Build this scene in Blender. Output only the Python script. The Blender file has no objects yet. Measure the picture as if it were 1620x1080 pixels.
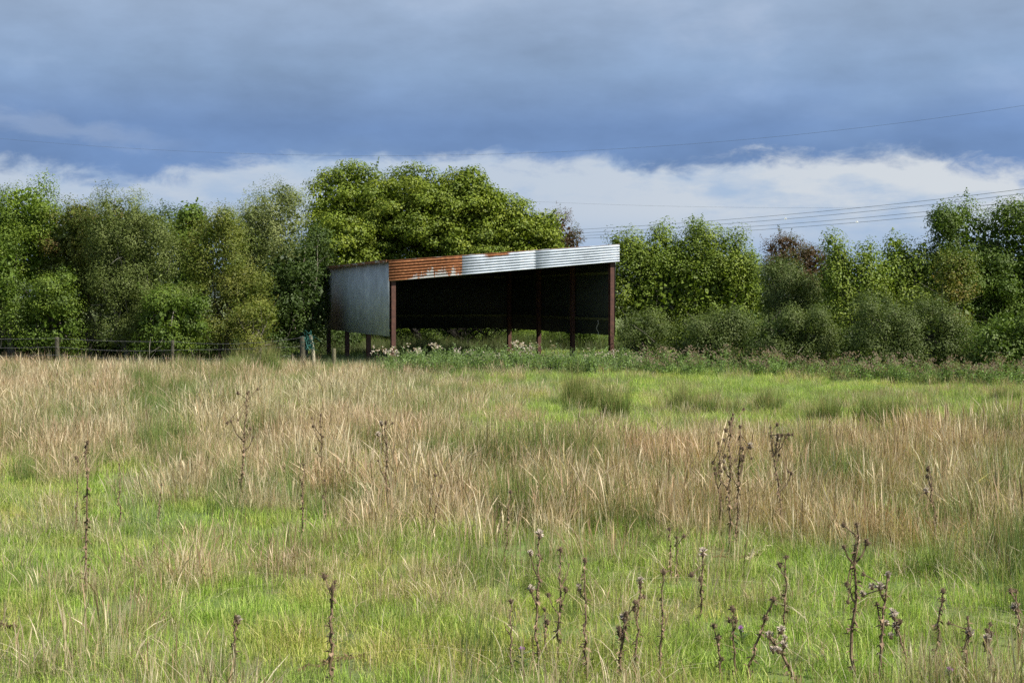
import bpy, math, random
import numpy as np
from mathutils import Vector, Matrix
R = math.radians
rng = np.random.default_rng(7)
random.seed(7)
S = bpy.context.scene
COL = S.collection

# ------------------------------------------------------------------ camera
PITCH = math.atan(70/2250)
cam = bpy.data.objects.new('camera', bpy.data.cameras.new('camera'))
COL.objects.link(cam); S.camera = cam
cam.data.sensor_width = 36; cam.data.lens = 50
cam.data.clip_start = 0.1; cam.data.clip_end = 9000
cam.location = (0, 0, 2.0)
cam.rotation_euler = (math.pi/2 - PITCH, 0, 0)
cam.data.dof.use_dof = True
cam.data.dof.focus_distance = 38
cam.data.dof.aperture_fstop = 16

# ------------------------------------------------------------------ light
SUN_AZ, SUN_EL = R(118), R(46)      # azimuth clockwise from +Y (north, the way the camera looks)
S.view_settings.view_transform = 'Standard'
S.view_settings.look = 'None'
S.view_settings.exposure = 0.66
S.view_settings.gamma = 1
S.view_settings.use_curve_mapping = False
sun = bpy.data.objects.new('sun', bpy.data.lights.new('sun', 'SUN'))
COL.objects.link(sun)
sun.data.energy = 4.9; sun.data.angle = R(0.6); sun.data.color = (1, .94, .82)
sdir = Vector((math.sin(SUN_AZ)*math.cos(SUN_EL), math.cos(SUN_AZ)*math.cos(SUN_EL), math.sin(SUN_EL)))
sun.rotation_euler = sdir.to_track_quat('Z', 'Y').to_euler()

S.cycles.use_denoising = False
W = bpy.data.worlds.new('World'); S.world = W; W.use_nodes = True

class NT:
    """small helper to wire node trees"""
    def __init__(s, nt): s.nt = nt; s.n = nt.nodes; s.l = nt.links
    def node(s, t, **k):
        n = s.n.new(t)
        for a, b in k.items(): setattr(n, a, b)
        return n
    def put(s, v, sock):
        if isinstance(v, (int, float)): sock.default_value = v
        elif isinstance(v, (tuple, list)):
            if len(sock.default_value) == 4 and len(v) == 3: v = (*v, 1)
            sock.default_value = v
        else: s.l.new(v, sock)
    def math(s, op, a, b=None, c=None, clamp=False):
        n = s.node('ShaderNodeMath', operation=op, use_clamp=clamp)
        s.put(a, n.inputs[0])
        if b is not None: s.put(b, n.inputs[1])
        if c is not None: s.put(c, n.inputs[2])
        return n.outputs[0]
    def vmath(s, op, a, b=None):
        n = s.node('ShaderNodeVectorMath', operation=op)
        s.put(a, n.inputs[0])
        if b is not None: s.put(b, n.inputs[1])
        return n.outputs[0]
    def noise(s, vec, scale, detail=4, rough=.5, dist=0):
        n = s.node('ShaderNodeTexNoise')
        if vec is not None: s.l.new(vec, n.inputs['Vector'])
        n.inputs['Scale'].default_value = scale; n.inputs['Detail'].default_value = detail
        n.inputs['Roughness'].default_value = rough; n.inputs['Distortion'].default_value = dist
        return n.outputs[0]
    def mapr(s, v, a, b, c=0, d=1, smooth=True):
        n = s.node('ShaderNodeMapRange', interpolation_type='SMOOTHSTEP' if smooth else 'LINEAR')
        s.put(v, n.inputs[0])
        for i, x in enumerate((a, b, c, d)): s.put(x, n.inputs[i+1])
        return n.outputs[0]
    def mix(s, f, a, b, blend='MIX'):
        n = s.node('ShaderNodeMix', data_type='RGBA', blend_type=blend)
        s.put(f, n.inputs[0]); s.put(a, n.inputs[6]); s.put(b, n.inputs[7])
        return n.outputs[2]
    def ramp(s, f, stops, interp='LINEAR'):
        n = s.node('ShaderNodeValToRGB'); r = n.color_ramp; r.interpolation = interp
        while len(r.elements) < len(stops): r.elements.new(.5)
        for e, (p, c) in zip(r.elements, stops):
            e.position = p; e.color = (c, c, c, 1) if isinstance(c, (int, float)) else (*c, 1)
        s.put(f, n.inputs[0]); return n.outputs[0]

def build_world():
    t = NT(W.node_tree); t.n.clear()
    out = t.node('ShaderNodeOutputWorld')
    tc = t.node('ShaderNodeTexCoord').outputs['Generated']
    sep = t.node('ShaderNodeSeparateXYZ'); t.l.new(tc, sep.inputs[0])
    x, y, z = sep.outputs
    az = t.math('ARCTAN2', x, y)                       # 0 = north
    el = t.math('ARCSINE', z)
    eld = t.math('MULTIPLY', el, 180/math.pi)
    sky = t.node('ShaderNodeTexSky', sky_type='NISHITA', sun_disc=False)
    sky.sun_elevation = SUN_EL; sky.sun_rotation = SUN_AZ
    sky.air_density = 1; sky.dust_density = 1; sky.ozone_density = 1
    bg1 = t.node('ShaderNodeBackground'); t.l.new(sky.outputs[0], bg1.inputs[0]); bg1.inputs[1].default_value = .1
    # cloud deck: soft, stretched
    v1 = t.vmath('MULTIPLY', tc, (1, 1, 3.0))
    v2 = t.vmath('MULTIPLY', tc, (1, 1, 2.2))
    warp = t.noise(v2, 26, 6, .62, .3)
    warp2 = t.noise(v2, 7, 3, .5)
    edge_pts = [(-200, 250), (0, 252), (70, 262), (125, 272), (230, 274), (330, 262), (430, 250), (600, 248), (740, 250), (860, 252), (1010, 266), (1120, 262),
                (1200, 250), (1330, 244), (1450, 244), (1500, 262), (1545, 248), (1600, 280), (1700, 290), (1850, 262)]
    st = []
    for u, v in edge_pts:
        a = math.atan((u-810)/2250); e = math.degrees(math.atan((470-v)/2250*math.cos(a)))
        st.append(((math.degrees(a)+30)/60, e/12))
    azn = t.mapr(az, -R(30), R(30), 0, 1, False)
    E = t.math('ADD', t.math('MULTIPLY', t.ramp(azn, st, 'B_SPLINE'), 12), t.mapr(az, -.35, .0, -.30, -.15))
    d = t.math('SUBTRACT', eld, E)
    d = t.math('ADD', d, t.math('MULTIPLY', t.math('SUBTRACT', warp, .5), 2.4))
    d = t.math('ADD', d, t.math('MULTIPLY', t.math('SUBTRACT', warp2, .5), .5))
    deck = t.mapr(d, -.36, .55)
    # deck colour by height and soft lumps
    hgt = t.ramp(t.math('DIVIDE', eld, 45), [(0, (.20, .31, .56)), (.115, (.155, .26, .48)), (.15, (.165, .27, .49)), (.20, (.255, .37, .565)), (.27, (.325, .42, .575)),
                                            (.5, (.33, .41, .56)), (1, (.30, .37, .50))])
    n1 = t.noise(t.vmath('MULTIPLY', tc, (1, 1, 1.9)), 6.5, 6, .55); n2 = t.noise(v1, 14, 6, .55)
    lum = t.math('ADD', t.mapr(n1, .3, .7, .86, 1.14, False), t.mapr(n2, .3, .7, -.07, .07, False))
    deckc = t.mix(1.0, hgt, t.vmath('MULTIPLY', (1, 1, 1), lum), 'MULTIPLY')
    pale = t.mapr(n1, .52, .75, 0, .35)
    deckc = t.mix(t.math('MULTIPLY', pale, t.mapr(eld, 6, 10)), deckc, (.48, .54, .66))
    # a pale torn streak above the cloud base, to the west
    sd = t.math('ABSOLUTE', t.math('SUBTRACT', t.math('ADD', eld, t.math('MULTIPLY', t.math('SUBTRACT', warp, .5), 1.6)), t.mapr(az, -.36, -.20, 6.9, 5.6, False)))
    sf = t.math('MULTIPLY', t.mapr(sd, 0, .6, .22, 0), t.mapr(az, -.29, -.20, 1, 0))
    deckc = t.mix(t.math('MULTIPLY', sf, t.mapr(az, -1.2, -.6)), deckc, (.50, .58, .70))
    # bright band below the deck
    n3 = t.noise(v1, 9, 6, .6)
    white = t.math('ADD', t.mapr(n3, .34, .60, 0, 1), t.mapr(t.math('ABSOLUTE', t.math('ADD', d, .5)), 0, .7, .35, 0))
    lowblue = t.mapr(eld, 1.6, 3.6, .0, 1)
    white = t.math('MULTIPLY', white, lowblue, clamp=True)
    rightside = t.mapr(az, -.05, .30, .25, 1.0)
    wc = t.mix(rightside, (.45, .54, .67), (.62, .665, .715))
    band = t.mix(white, (.37, .49, .67), wc)
    cloud = t.mix(deck, band, deckc)
    bg2 = t.node('ShaderNodeBackground'); t.l.new(cloud, bg2.inputs[0]); bg2.inputs[1].default_value = .66
    # a few thin places where the blue sky comes through, mostly low down
    cov = t.mapr(t.noise(v1, 3, 4), .25, .45, .86, 1)
    ms = t.node('ShaderNodeMixShader'); t.l.new(cov, ms.inputs[0])
    t.l.new(bg1.outputs[0], ms.inputs[1]); t.l.new(bg2.outputs[0], ms.inputs[2]); t.l.new(ms.outputs[0], out.inputs[0])
build_world()

# ------------------------------------------------------------------ helpers
CP, SP = math.cos(PITCH), math.sin(PITCH)
def at(u, v, D):
    """world point seen at photo pixel (u, v), at distance D along +Y"""
    dx = (u-810)/2250; dy = -(v-540)/2250
    d = Vector((dx, CP + dy*SP, -SP + dy*CP))
    return Vector((0, 0, 2)) + d*(D/d.y)
def gdist(v):
    dy = -(v-540)/2250
    return 2*(CP+dy*SP)/(SP-dy*CP)
def on_ground(u, v):
    D = gdist(v); p = at(u, v, D); return p.x, p.y
def to_px(X, Y, Z=0):
    f = Y*CP - (Z-2)*SP; up = Y*SP + (Z-2)*CP
    return 810 + 2250*X/f, 540 - 2250*up/f

def hash2(ix, iy, seed):
    h = (ix.astype(np.int64)*374761393 + iy.astype(np.int64)*668265263 + seed*974634777) & 0xffffffff
    h = ((h ^ (h >> 13))*1274126177) & 0xffffffff
    return ((h ^ (h >> 16)) & 0xffff)/65535.0
def vnoise(x, y, s, seed=0):
    x = np.asarray(x, float)/s; y = np.asarray(y, float)/s
    ix = np.floor(x); iy = np.floor(y); fx = x-ix; fy = y-iy
    fx = fx*fx*(3-2*fx); fy = fy*fy*(3-2*fy)
    a = hash2(ix, iy, seed); b = hash2(ix+1, iy, seed); c = hash2(ix, iy+1, seed); d = hash2(ix+1, iy+1, seed)
    return (a*(1-fx)+b*fx)*(1-fy) + (c*(1-fx)+d*fx)*fy
def fbm(x, y, s, seed=0):
    return vnoise(x, y, s, seed)*.55 + vnoise(x, y, s*.5, seed+1)*.3 + vnoise(x, y, s*.25, seed+2)*.15
def gz(x, y):
    near = np.clip((120-np.hypot(x, y))/60, 0, 1)
    return (fbm(x, y, 5, 3)-.5)*.22*near + (vnoise(x, y, 1.4, 9)-.5)*.03*near
def gzf(x, y): return float(gz(np.array([x]), np.array([y]))[0])

def tag(o, label=None, cat=None, group=None, kind=None):
    if label: o['label'] = label
    if cat: o['category'] = cat
    if group: o['group'] = group
    if kind: o['kind'] = kind
    return o
def empty(name, loc, label=None, cat=None, group=None):
    o = bpy.data.objects.new(name, None); COL.objects.link(o); o.location = loc; o.empty_display_size = .2
    return tag(o, label, cat, group)
def link(name, me, parent=None, loc=None, mat=None, col=None):
    o = bpy.data.objects.new(name, me); (col or COL).objects.link(o)
    if parent is not None: o.parent = parent
    if loc is not None: o.location = loc
    if mat is not None and not me.materials: me.materials.append(mat)
    return o
def np_mesh(name, V, F, colors=None, smooth=False):
    """V (n,3), F (m,k) uniform polygons, colors (n,3) per point"""
    V = np.asarray(V, np.float32); F = np.asarray(F, np.int32)
    me = bpy.data.meshes.new(name)
    me.vertices.add(len(V)); me.vertices.foreach_set('co', V.ravel())
    k = F.shape[1]
    me.loops.add(F.size); me.loops.foreach_set('vertex_index', F.ravel())
    me.polygons.add(len(F)); me.polygons.foreach_set('loop_start', np.arange(0, F.size, k, dtype=np.int32))
    if smooth: me.polygons.foreach_set('use_smooth', np.ones(len(F), bool))
    if colors is not None:
        a = me.color_attributes.new('Col', 'FLOAT_COLOR', 'POINT')
        c = np.ones((len(V), 4), np.float32); c[:, :3] = colors
        a.data.foreach_set('color', c.ravel())
    me.update(calc_edges=True)
    return me
class MB:
    def __init__(s): s.V = []; s.F = []; s.C = []
    def box(s, c, size, rot=None, col=(1, 1, 1)):
        b = len(s.V); h = Vector(size)/2
        for sx, sy, sz in ((-1,-1,-1),(1,-1,-1),(1,1,-1),(-1,1,-1),(-1,-1,1),(1,-1,1),(1,1,1),(-1,1,1)):
            p = Vector((sx*h.x, sy*h.y, sz*h.z))
            if rot is not None: p = rot @ p
            s.V.append(tuple(Vector(c)+p)); s.C.append(col)
        for f in ((0,3,2,1),(4,5,6,7),(0,1,5,4),(1,2,6,5),(2,3,7,6),(3,0,4,7)): s.F.append(tuple(b+i for i in f))
    def tube(s, pts, rad, n=6, col=(1, 1, 1), cap=True):
        pts = [Vector(p) for p in pts]; b0 = len(s.V)
        if isinstance(rad, (int, float)): rad = [rad]*len(pts)
        if isinstance(col[0], (int, float)): col = [col]*len(pts)
        ref = None
        for i, p in enumerate(pts):
            t = (pts[min(i+1, len(pts)-1)] - pts[max(i-1, 0)]).normalized()
            if ref is None: ref = t.orthogonal().normalized()
            ref = (ref - t*ref.dot(t))
            ref = ref.normalized() if ref.length > 1e-5 else t.orthogonal().normalized()
            q = t.cross(ref)
            for k in range(n):
                a = 2*math.pi*k/n
                s.V.append(tuple(p + (ref*math.cos(a)+q*math.sin(a))*rad[i])); s.C.append(col[i])
        for i in range(len(pts)-1):
            for k in range(n):
                a = b0+i*n+k; b = b0+i*n+(k+1) % n
                s.F.append((a, b, b+n, a+n))
        if cap:
            s.F.append(tuple(b0+k for k in range(n))[::-1]); s.F.append(tuple(b0+(len(pts)-1)*n+k for k in range(n)))
    def quad(s, a, b, c, d, col=(1, 1, 1)):
        i = len(s.V); s.V += [tuple(a), tuple(b), tuple(c), tuple(d)]; s.C += [col]*4; s.F.append((i, i+1, i+2, i+3))
    def mesh(s, name):
        me = bpy.data.meshes.new(name); me.from_pydata(s.V, [], s.F)
        a = me.color_attributes.new('Col', 'FLOAT_COLOR', 'POINT')
        a.data.foreach_set('color', np.array([(*c, 1) for c in s.C], np.float32).ravel())
        me.update(); return me

# ------------------------------------------------------------------ materials
def new_mat(name):
    m = bpy.data.materials.new(name); m.use_nodes = True
    t = NT(m.node_tree); t.n.clear()
    out = t.node('ShaderNodeOutputMaterial'); p = t.node('ShaderNodeBsdfPrincipled')
    t.l.new(p.outputs[0], out.inputs[0])
    return m, t, p, out
def foliage_mat(name, rough=.5, trans=.3, spec=.35, tint_amt=None, tgain=(1.25, 1.35, .55)):
    m, t, p, out = new_mat(name)
    c = t.node('ShaderNodeAttribute', attribute_name='Col').outputs['Color']
    if tint_amt:
        a = t.node('ShaderNodeAttribute', attribute_type='INSTANCER', attribute_name='tint').outputs['Color']
        c = t.mix(1, c, a, 'MULTIPLY')
    t.l.new(c, p.inputs['Base Color']); p.inputs['Roughness'].default_value = rough
    p.inputs['Specular IOR Level'].default_value = spec
    tr = t.node('ShaderNodeBsdfTranslucent')
    t.l.new(t.mix(1, c, tgain, 'MULTIPLY'), tr.inputs[0])
    ms = t.node('ShaderNodeMixShader'); ms.inputs[0].default_value = trans
    t.l.new(p.outputs[0], ms.inputs[1]); t.l.new(tr.outputs[0], ms.inputs[2]); t.l.new(ms.outputs[0], out.inputs[0])
    return m
M_leaf = foliage_mat('leaf', .55, .26, .28)
M_grass = foliage_mat('grass_blade', .55, .30, .25, tint_amt=1)
M_weed = foliage_mat('weed', .6, .25, .2)
def attr_mat(name, rough=.85):
    m, t, p, out = new_mat(name)
    c = t.node('ShaderNodeAttribute', attribute_name='Col').outputs['Color']
    n = t.noise(t.node('ShaderNodeTexCoord').outputs['Object'], 35, 4)
    c = t.mix(1, c, t.vmath('MULTIPLY', (1, 1, 1), t.mapr(n, .3, .7, .7, 1.25)), 'MULTIPLY')
    t.l.new(c, p.inputs['Base Color']); p.inputs['Roughness'].default_value = rough; p.inputs['Specular IOR Level'].default_value = .15
    return m
M_bark = attr_mat('bark')
M_dry = attr_mat('dry_stem')

def steel_mat():
    m, t, p, out = new_mat('red_oxide_steel')
    g = t.node('ShaderNodeTexCoord').outputs['Object']
    n = t.noise(g, 9, 6, .6)
    c = t.ramp(n, [(.3, (.05, .02, .014)), (.55, (.085, .032, .022)), (.75, (.14, .065, .035))])
    t.l.new(c, p.inputs['Base Color']); p.inputs['Roughness'].default_value = .62
    return m
M_steel = steel_mat()

SHED_FL = at(622, 585, 39.0)
def zinc_mat(name, base=(.42, .46, .50), rust=None, metallic=.0, rough=.5, light=None):
    m, t, p, out = new_mat(name)
    pos = t.node('ShaderNodeNewGeometry').outputs['Position']
    n = t.noise(pos, 3.1, 6, .62); f = t.noise(pos, 45, 3, .5)
    streak = t.noise(t.vmath('MULTIPLY', pos, (9, 9, .7)), 2.5, 5, .6)
    c = t.mix(t.mapr(n, .3, .7), tuple(b*.82 for b in base), tuple(min(1, b*1.12) for b in base))
    c = t.mix(t.mapr(streak, .45, .72, 0, .45 if base[0] < .43 else .08), c, tuple(b*.6 for b in base))
    c = t.mix(t.mapr(f, .35, .65, 0, .08), c, tuple(b*.72 for b in base))
    c = t.mix(1, c, t.vmath('MULTIPLY', (1, 1, 1), t.mapr(t.node('ShaderNodeObjectInfo').outputs['Random'], 0, 1, .88, 1.1, False)), 'MULTIPLY')
    rf = None
    if rust: rf = rust(t, pos)
    if rf is not None:
        rn = t.noise(pos, 14, 6, .65)
        rc = t.ramp(rn, [(.3, (.085, .034, .016)), (.5, (.20, .074, .026)), (.7, (.32, .145, .06))])
        c = t.mix(rf, c, rc)
        t.l.new(t.mapr(rf, 0, 1, rough, .9), p.inputs['Roughness'])
    else: p.inputs['Roughness'].default_value = rough
    p.inputs['Metallic'].default_value = metallic
    t.l.new(c, p.inputs['Base Color'])
    b = t.node('ShaderNodeBump'); b.inputs['Strength'].default_value = .25; b.inputs['Distance'].default_value = .004
    t.l.new(t.noise(pos, 30, 4), b.inputs['Height']); t.l.new(b.outputs[0], p.inputs['Normal'])
    return m
# ------------------------------------------------------------------ ground, far ground, hills
def axis(lo, hi, step, far, grow=1.25):
    a = list(np.arange(lo, hi+1e-6, step)); s = step; x = lo
    L = []
    while x > -far: s *= grow; x -= s; L.append(x)
    Rr = []; s = step; x = a[-1]
    while x < far: s *= grow; x += s; Rr.append(x)
    return np.array(L[::-1]+a+Rr)
def ground():
    xs = axis(-24, 24, .25, 6000); ys = axis(-2, 66, .25, 6000)
    X, Y = np.meshgrid(xs, ys); Z = gz(X, Y)
    V = np.stack([X.ravel(), Y.ravel(), Z.ravel()], 1)
    nx, ny = len(xs), len(ys)
    i = np.arange(nx-1)[None, :] + np.arange(ny-1)[:, None]*nx
    F = np.stack([i, i+1, i+1+nx, i+nx], -1).reshape(-1, 4)
    me = np_mesh('field_ground', V, F, smooth=True)
    m, t, p, out = new_mat('pasture_ground')
    pos = t.node('ShaderNodeNewGeometry').outputs['Position']
    n1 = t.noise(pos, .5, 5, .6); n2 = t.noise(pos, 7, 6, .65); n3 = t.noise(pos, 50, 3, .6)
    c = t.mix(t.mapr(n1, .35, .65), (.13, .20, .04), (.16, .18, .07))
    c = t.mix(t.mapr(n2, .45, .7, 0, .8), c, (.17, .135, .07))
    c = t.mix(t.mapr(n3, .4, .7, 0, .6), c, (.05, .075, .018))
    # trodden earth under the shed
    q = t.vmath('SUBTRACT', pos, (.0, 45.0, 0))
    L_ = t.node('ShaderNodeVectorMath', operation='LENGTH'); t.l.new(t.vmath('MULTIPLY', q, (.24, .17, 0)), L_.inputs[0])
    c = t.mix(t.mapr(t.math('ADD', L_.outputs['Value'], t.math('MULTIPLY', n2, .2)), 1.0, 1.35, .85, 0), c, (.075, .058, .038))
    t.l.new(c, p.inputs['Base Color']); p.inputs['Roughness'].default_value = .95
    b = t.node('ShaderNodeBump'); b.inputs['Strength'].default_value = .8; b.inputs['Distance'].default_value = .03
    t.l.new(n2, b.inputs['Height']); t.l.new(b.outputs[0], p.inputs['Normal'])
    tag(link('ground', me, mat=m), kind='structure')
    # low hills on the skyline
    nx, ny = 160, 14
    xs = np.linspace(-3200, 3600, nx); ys = np.linspace(2800, 4300, ny)
    X, Y = np.meshgrid(xs, ys)
    prof = 60 + 55*np.exp(-((X-170)/420)**2) + 40*(fbm(X, X*0, 900, 5)-.5)
    Z = prof*np.sin(np.clip((Y-2800)/1500, 0, 1)*math.pi) + (fbm(X, Y, 260, 8)-.5)*14 - 4
    V = np.stack([X.ravel(), Y.ravel(), Z.ravel()], 1)
    i = np.arange(nx-1)[None, :] + np.arange(ny-1)[:, None]*nx
    F = np.stack([i, i+1, i+1+nx, i+nx], -1).reshape(-1, 4)
    m, t, p, out = new_mat('hazed_hill')
    pos = t.node('ShaderNodeNewGeometry').outputs['Position']
    t.l.new(t.mix(t.mapr(t.noise(pos, .004, 5), .35, .65), (.05, .07, .075), (.08, .10, .09)), p.inputs['Base Color'])  # bluish base colour stands in for distance haze
    p.inputs['Roughness'].default_value = 1
    tag(link('hills', np_mesh('hills', V, F, smooth=True), mat=m), kind='structure')
ground()

# ------------------------------------------------------------------ the shed
SH_D = Vector((-.305, .952, 0)).normalized()     # depth direction, front to back
SH_W = Vector((.952, .305, 0)).normalized()      # along the open front, left to right
def solve_t(u):                                   # distance along the front at which photo column u is met
    k = (u-810)/2250; return (k*FLp.y - FLp.x)/(SH_W.x - k*SH_W.y)
FLp = Vector((SHED_FL.x, SHED_FL.y, 0))
WID, DEP = solve_t(967), 9.69
Z_SHEET = .92
def roof_z(t): return 2.98 + (3.47-2.98)*t/WID
def corr_sheet(a, b, z_of_bottom, z_of_top, out, waves_dir='v', pitch=.076, amp=.011, nseg=None, rows=1):
    """corrugated sheet between plan points a and b. 'v': ridges stand upright; 'h': ridges run lengthwise"""
    a = Vector(a); b = Vector(b); L = (b-a).length; d = (b-a)/L; V = []; F = []
    if waves_dir == 'v':
        n = max(6, int(round(L/pitch))*6)
        for i in range(n+1):
            s = i/n; off = out*amp*math.sin(2*math.pi*s*L/pitch); p = a+d*(L*s)+off
            V.append((p.x, p.y, z_of_bottom(s))); V.append((p.x, p.y, z_of_top(s)))
        F = [(2*i, 2*i+2, 2*i+3, 2*i+1) for i in range(n)]
    else:
        n = 7*8; m = 4
        for i in range(n+1):
            r = i/n; off = amp*math.sin(2*math.pi*r*7)
            for j in range(m+1):
                s = j/m; p = a+d*(L*s)+out*off; zb = z_of_bottom(s); zt = z_of_top(s)
                V.append((p.x, p.y, zb+(zt-zb)*r))
        F = [(i*(m+1)+j, i*(m+1)+j+1, (i+1)*(m+1)+j+1, (i+1)*(m+1)+j) for i in range(n) for j in range(m)]
    me = np_mesh('sheet', V, F, smooth=True)
    return me
def shed():
    root = empty('field_shed', (FLp.x, FLp.y, 0), 'rusty open-fronted corrugated iron field shed on red steel posts at the foot of the hedge', 'shed')
    o0 = Vector(root.location)
    P = lambda t, s: FLp + SH_W*t + SH_D*s
    def add(name, me, mat, solid=.0):
        me.transform(Matrix.Translation(-o0)); o = link(name, me, root, mat=mat)
        if solid: md = o.modifiers.new('thickness', 'SOLIDIFY'); md.thickness = solid; md.offset = 0
        return o
    # materials
    def rust_left(t, pos):
        v = t.vmath('SUBTRACT', pos, tuple(P(0, 7.9)+Vector((0, 0, 1.15))))
        q = t.node('ShaderNodeVectorMath', operation='LENGTH')
        t.l.new(t.vmath('MULTIPLY', v, (.75, .62, .9)), q.inputs[0])
        n = t.noise(t.vmath('MULTIPLY', pos, (5, 5, 1.2)), 2, 5, .6)
        return t.mapr(t.math('SUBTRACT', q.outputs['Value'], t.math('MULTIPLY', n, .9)), -.25, 1.05, .72, 0)
    m_left = zinc_mat('weathered_zinc', (.40, .45, .48), rust_left, .0, .55)
    m_in = zinc_mat('shade_dark_zinc', (.034, .043, .040), None, 0, .7)  # same zinc, with the deep interior shade painted into its base colour
    def edge_rust(t, pos):
        n = t.noise(t.vmath('MULTIPLY', pos, (1, 1, 3)), 2.2, 6, .6)
        return t.mapr(n, .36, .5)
    m_roof = zinc_mat('rusty_roof_zinc', (.5, .5, .5), edge_rust)
    # fascia sheets
    def rust_full(t, pos):
        sep = t.node('ShaderNodeSeparateXYZ'); t.l.new(pos, sep.inputs[0])
        # height above the lower edge of the sheet
        along = t.math('MULTIPLY', t.math('SUBTRACT', sep.outputs[0], FLp.x), 1/SH_W.x)
        low = t.math('SUBTRACT', t.math('SUBTRACT', sep.outputs[2], 2.43), t.math('MULTIPLY', along, (3.0-2.43)/WID))
        drip = t.noise(t.vmath('MULTIPLY', pos, (1, 1, .08)), 9, 5, .7)
        start = t.mapr(along, .35, .75)
        thr = t.math('MULTIPLY', t.math('MULTIPLY', t.mapr(drip, .38, .66, .0, .30), start), 1)
        return t.mapr(t.math('SUBTRACT', low, thr), -.01, .025)
    m_f1 = zinc_mat('rusted_fascia', (.34, .35, .35), rust_full, 0, .5)
    def rust_patch(t, pos):
        sep = t.node('ShaderNodeSeparateXYZ'); t.l.new(pos, sep.inputs[0])
        along = t.math('MULTIPLY', t.math('SUBTRACT', sep.outputs[0], FLp.x), 1/SH_W.x)
        low = t.math('SUBTRACT', t.math('SUBTRACT', sep.outputs[2], 2.43), t.math('MULTIPLY', along, (3.0-2.43)/WID))
        n = t.noise(pos, 6, 5, .6)
        ctr = (solve_t(768)+solve_t(806))/2
        dx = t.math('ABSOLUTE', t.math('SUBTRACT', along, ctr))
        patch = t.math('MULTIPLY', t.mapr(t.math('ADD', dx, t.math('MULTIPLY', n, .3)), .42, .55, 1, 0), t.mapr(t.math('ADD', low, t.math('MULTIPLY', n, .12)), .47, .53))
        edge = t.mapr(t.math('ADD', low, t.math('MULTIPLY', n, .05)), .535, .56)
        e2 = t.math('MULTIPLY', edge, t.math('MULTIPLY', t.mapr(along, ctr-.2, ctr), t.mapr(along, solve_t(835), solve_t(846), 1, 0)))
        return t.math('MAXIMUM', patch, e2)
    m_f2 = zinc_mat('bright_zinc', (.44, .49, .56), rust_patch, 0, .45)
    fz0 = lambda t: 2.43 + (2.99-2.43)*t/WID
    fz1 = lambda t: 3.0 + (3.50-3.0)*t/WID
    cuts = [(613, 730.5, m_f1, .030, 'fascia_sheet', 'rust-brown fascia sheet with bare zinc drips'), (728.5, 846, m_f2, .036, 'fascia_sheet', 'pale fascia sheet with a rust patch on its top edge'),
            (844, 976, m_f2, .042, 'fascia_sheet', 'clean pale fascia sheet')]
    for u0, u1, m, off, nm, lb in cuts:
        t0, t1 = solve_t(u0), solve_t(u1)
        me = corr_sheet(P(t0, -.14-off), P(t1, -.14-off), lambda s: fz0(t0+(t1-t0)*s)+.01, lambda s: fz1(t0+(t1-t0)*s), -SH_D, 'h', amp=.021)
        o = add(nm, me, m, .003); o['label'] = lb
    # walls
    nl = 12
    for i in range(nl):
        s0, s1 = DEP*i/nl, DEP*(i+1)/nl
        k = .003*(i % 2); j = rng.uniform(-.012, .012)
        wob = Vector((0, 0, 0))
        add('wall_sheet', corr_sheet(P(-.11-k, s0-.02), P(-.11-k, s1+(.02 if i < nl-1 else .11)), lambda s: Z_SHEET+j, lambda s: 2.955, -SH_W), m_left, .002)
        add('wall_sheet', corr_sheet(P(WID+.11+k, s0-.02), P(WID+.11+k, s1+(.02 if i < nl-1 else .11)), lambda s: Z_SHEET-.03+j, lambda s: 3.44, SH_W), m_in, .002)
    nb = 8
    for i in range(nb):
        t0, t1 = WID*i/nb, WID*(i+1)/nb
        k = .003*(i % 2)
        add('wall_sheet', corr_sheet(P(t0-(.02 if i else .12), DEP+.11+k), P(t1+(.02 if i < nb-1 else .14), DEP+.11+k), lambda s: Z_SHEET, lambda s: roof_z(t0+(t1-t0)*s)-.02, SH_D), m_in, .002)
    # roof: sheets laid down the slope, each overlapping the next
    nr = 12
    for i in range(nr):
        s0, s1 = -.17+(DEP+.34)*i/nr, -.17+(DEP+.34)*(i+1)/nr+.03
        a0, a1 = P(-.20, s0), P(-.20, s1); b0 = P(WID+.2, s0); V = []; n = 66
        za, zb = roof_z(-.20)+.025, roof_z(WID+.2)+.025
        for q in range(n+1):
            f = q/n; z = .011*math.sin(2*math.pi*f*11)+.003*(i % 2)
            p = a0.lerp(a1, f); r = b0 + (a1-a0)*f
            V.append((p.x, p.y, za+z)); V.append((r.x, r.y, zb+z))
        F = [(2*q, 2*q+1, 2*q+3, 2*q+2) for q in range(n)]
        add('roof_sheet', np_mesh('sheet', V, F, smooth=True), m_roof, .003)
    # roof edge flashing over the left wall (rusty)
    mb = MB(); rot = Matrix((SH_D, -SH_W, Vector((0, 0, 1)))).transposed()
    mb.box(P(-.215, DEP/2)+Vector((0, 0, 2.985)), (DEP+.36, .012, .075), rot)
    add('edge_flashing', mb.mesh('flashing'), m_roof)
    # posts, H sections
    rotp = Matrix((SH_W, SH_D, Vector((0, 0, 1)))).transposed()
    def post(t, s, z0, z1, w=.118, name='post', dp=.17):
        mb = MB(); c = P(t, s); g = gzf(c.x, c.y)-.25; h = z1-g
        c = Vector((c.x, c.y, (z1+g)/2))
        mb.box(c, (.009, dp-.028, h), rotp)
        for k in (-1, 1): mb.box(c + SH_D*(k*(dp/2-.007)), (w, .013, h), rotp)
        return add(name, mb.mesh('post'), M_steel)
    for s in (0, DEP/3, 2*DEP/3, DEP):
        post(0, s, 0, 2.93 if s else 2.93); post(WID, s, 0, 3.42)
    
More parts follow.
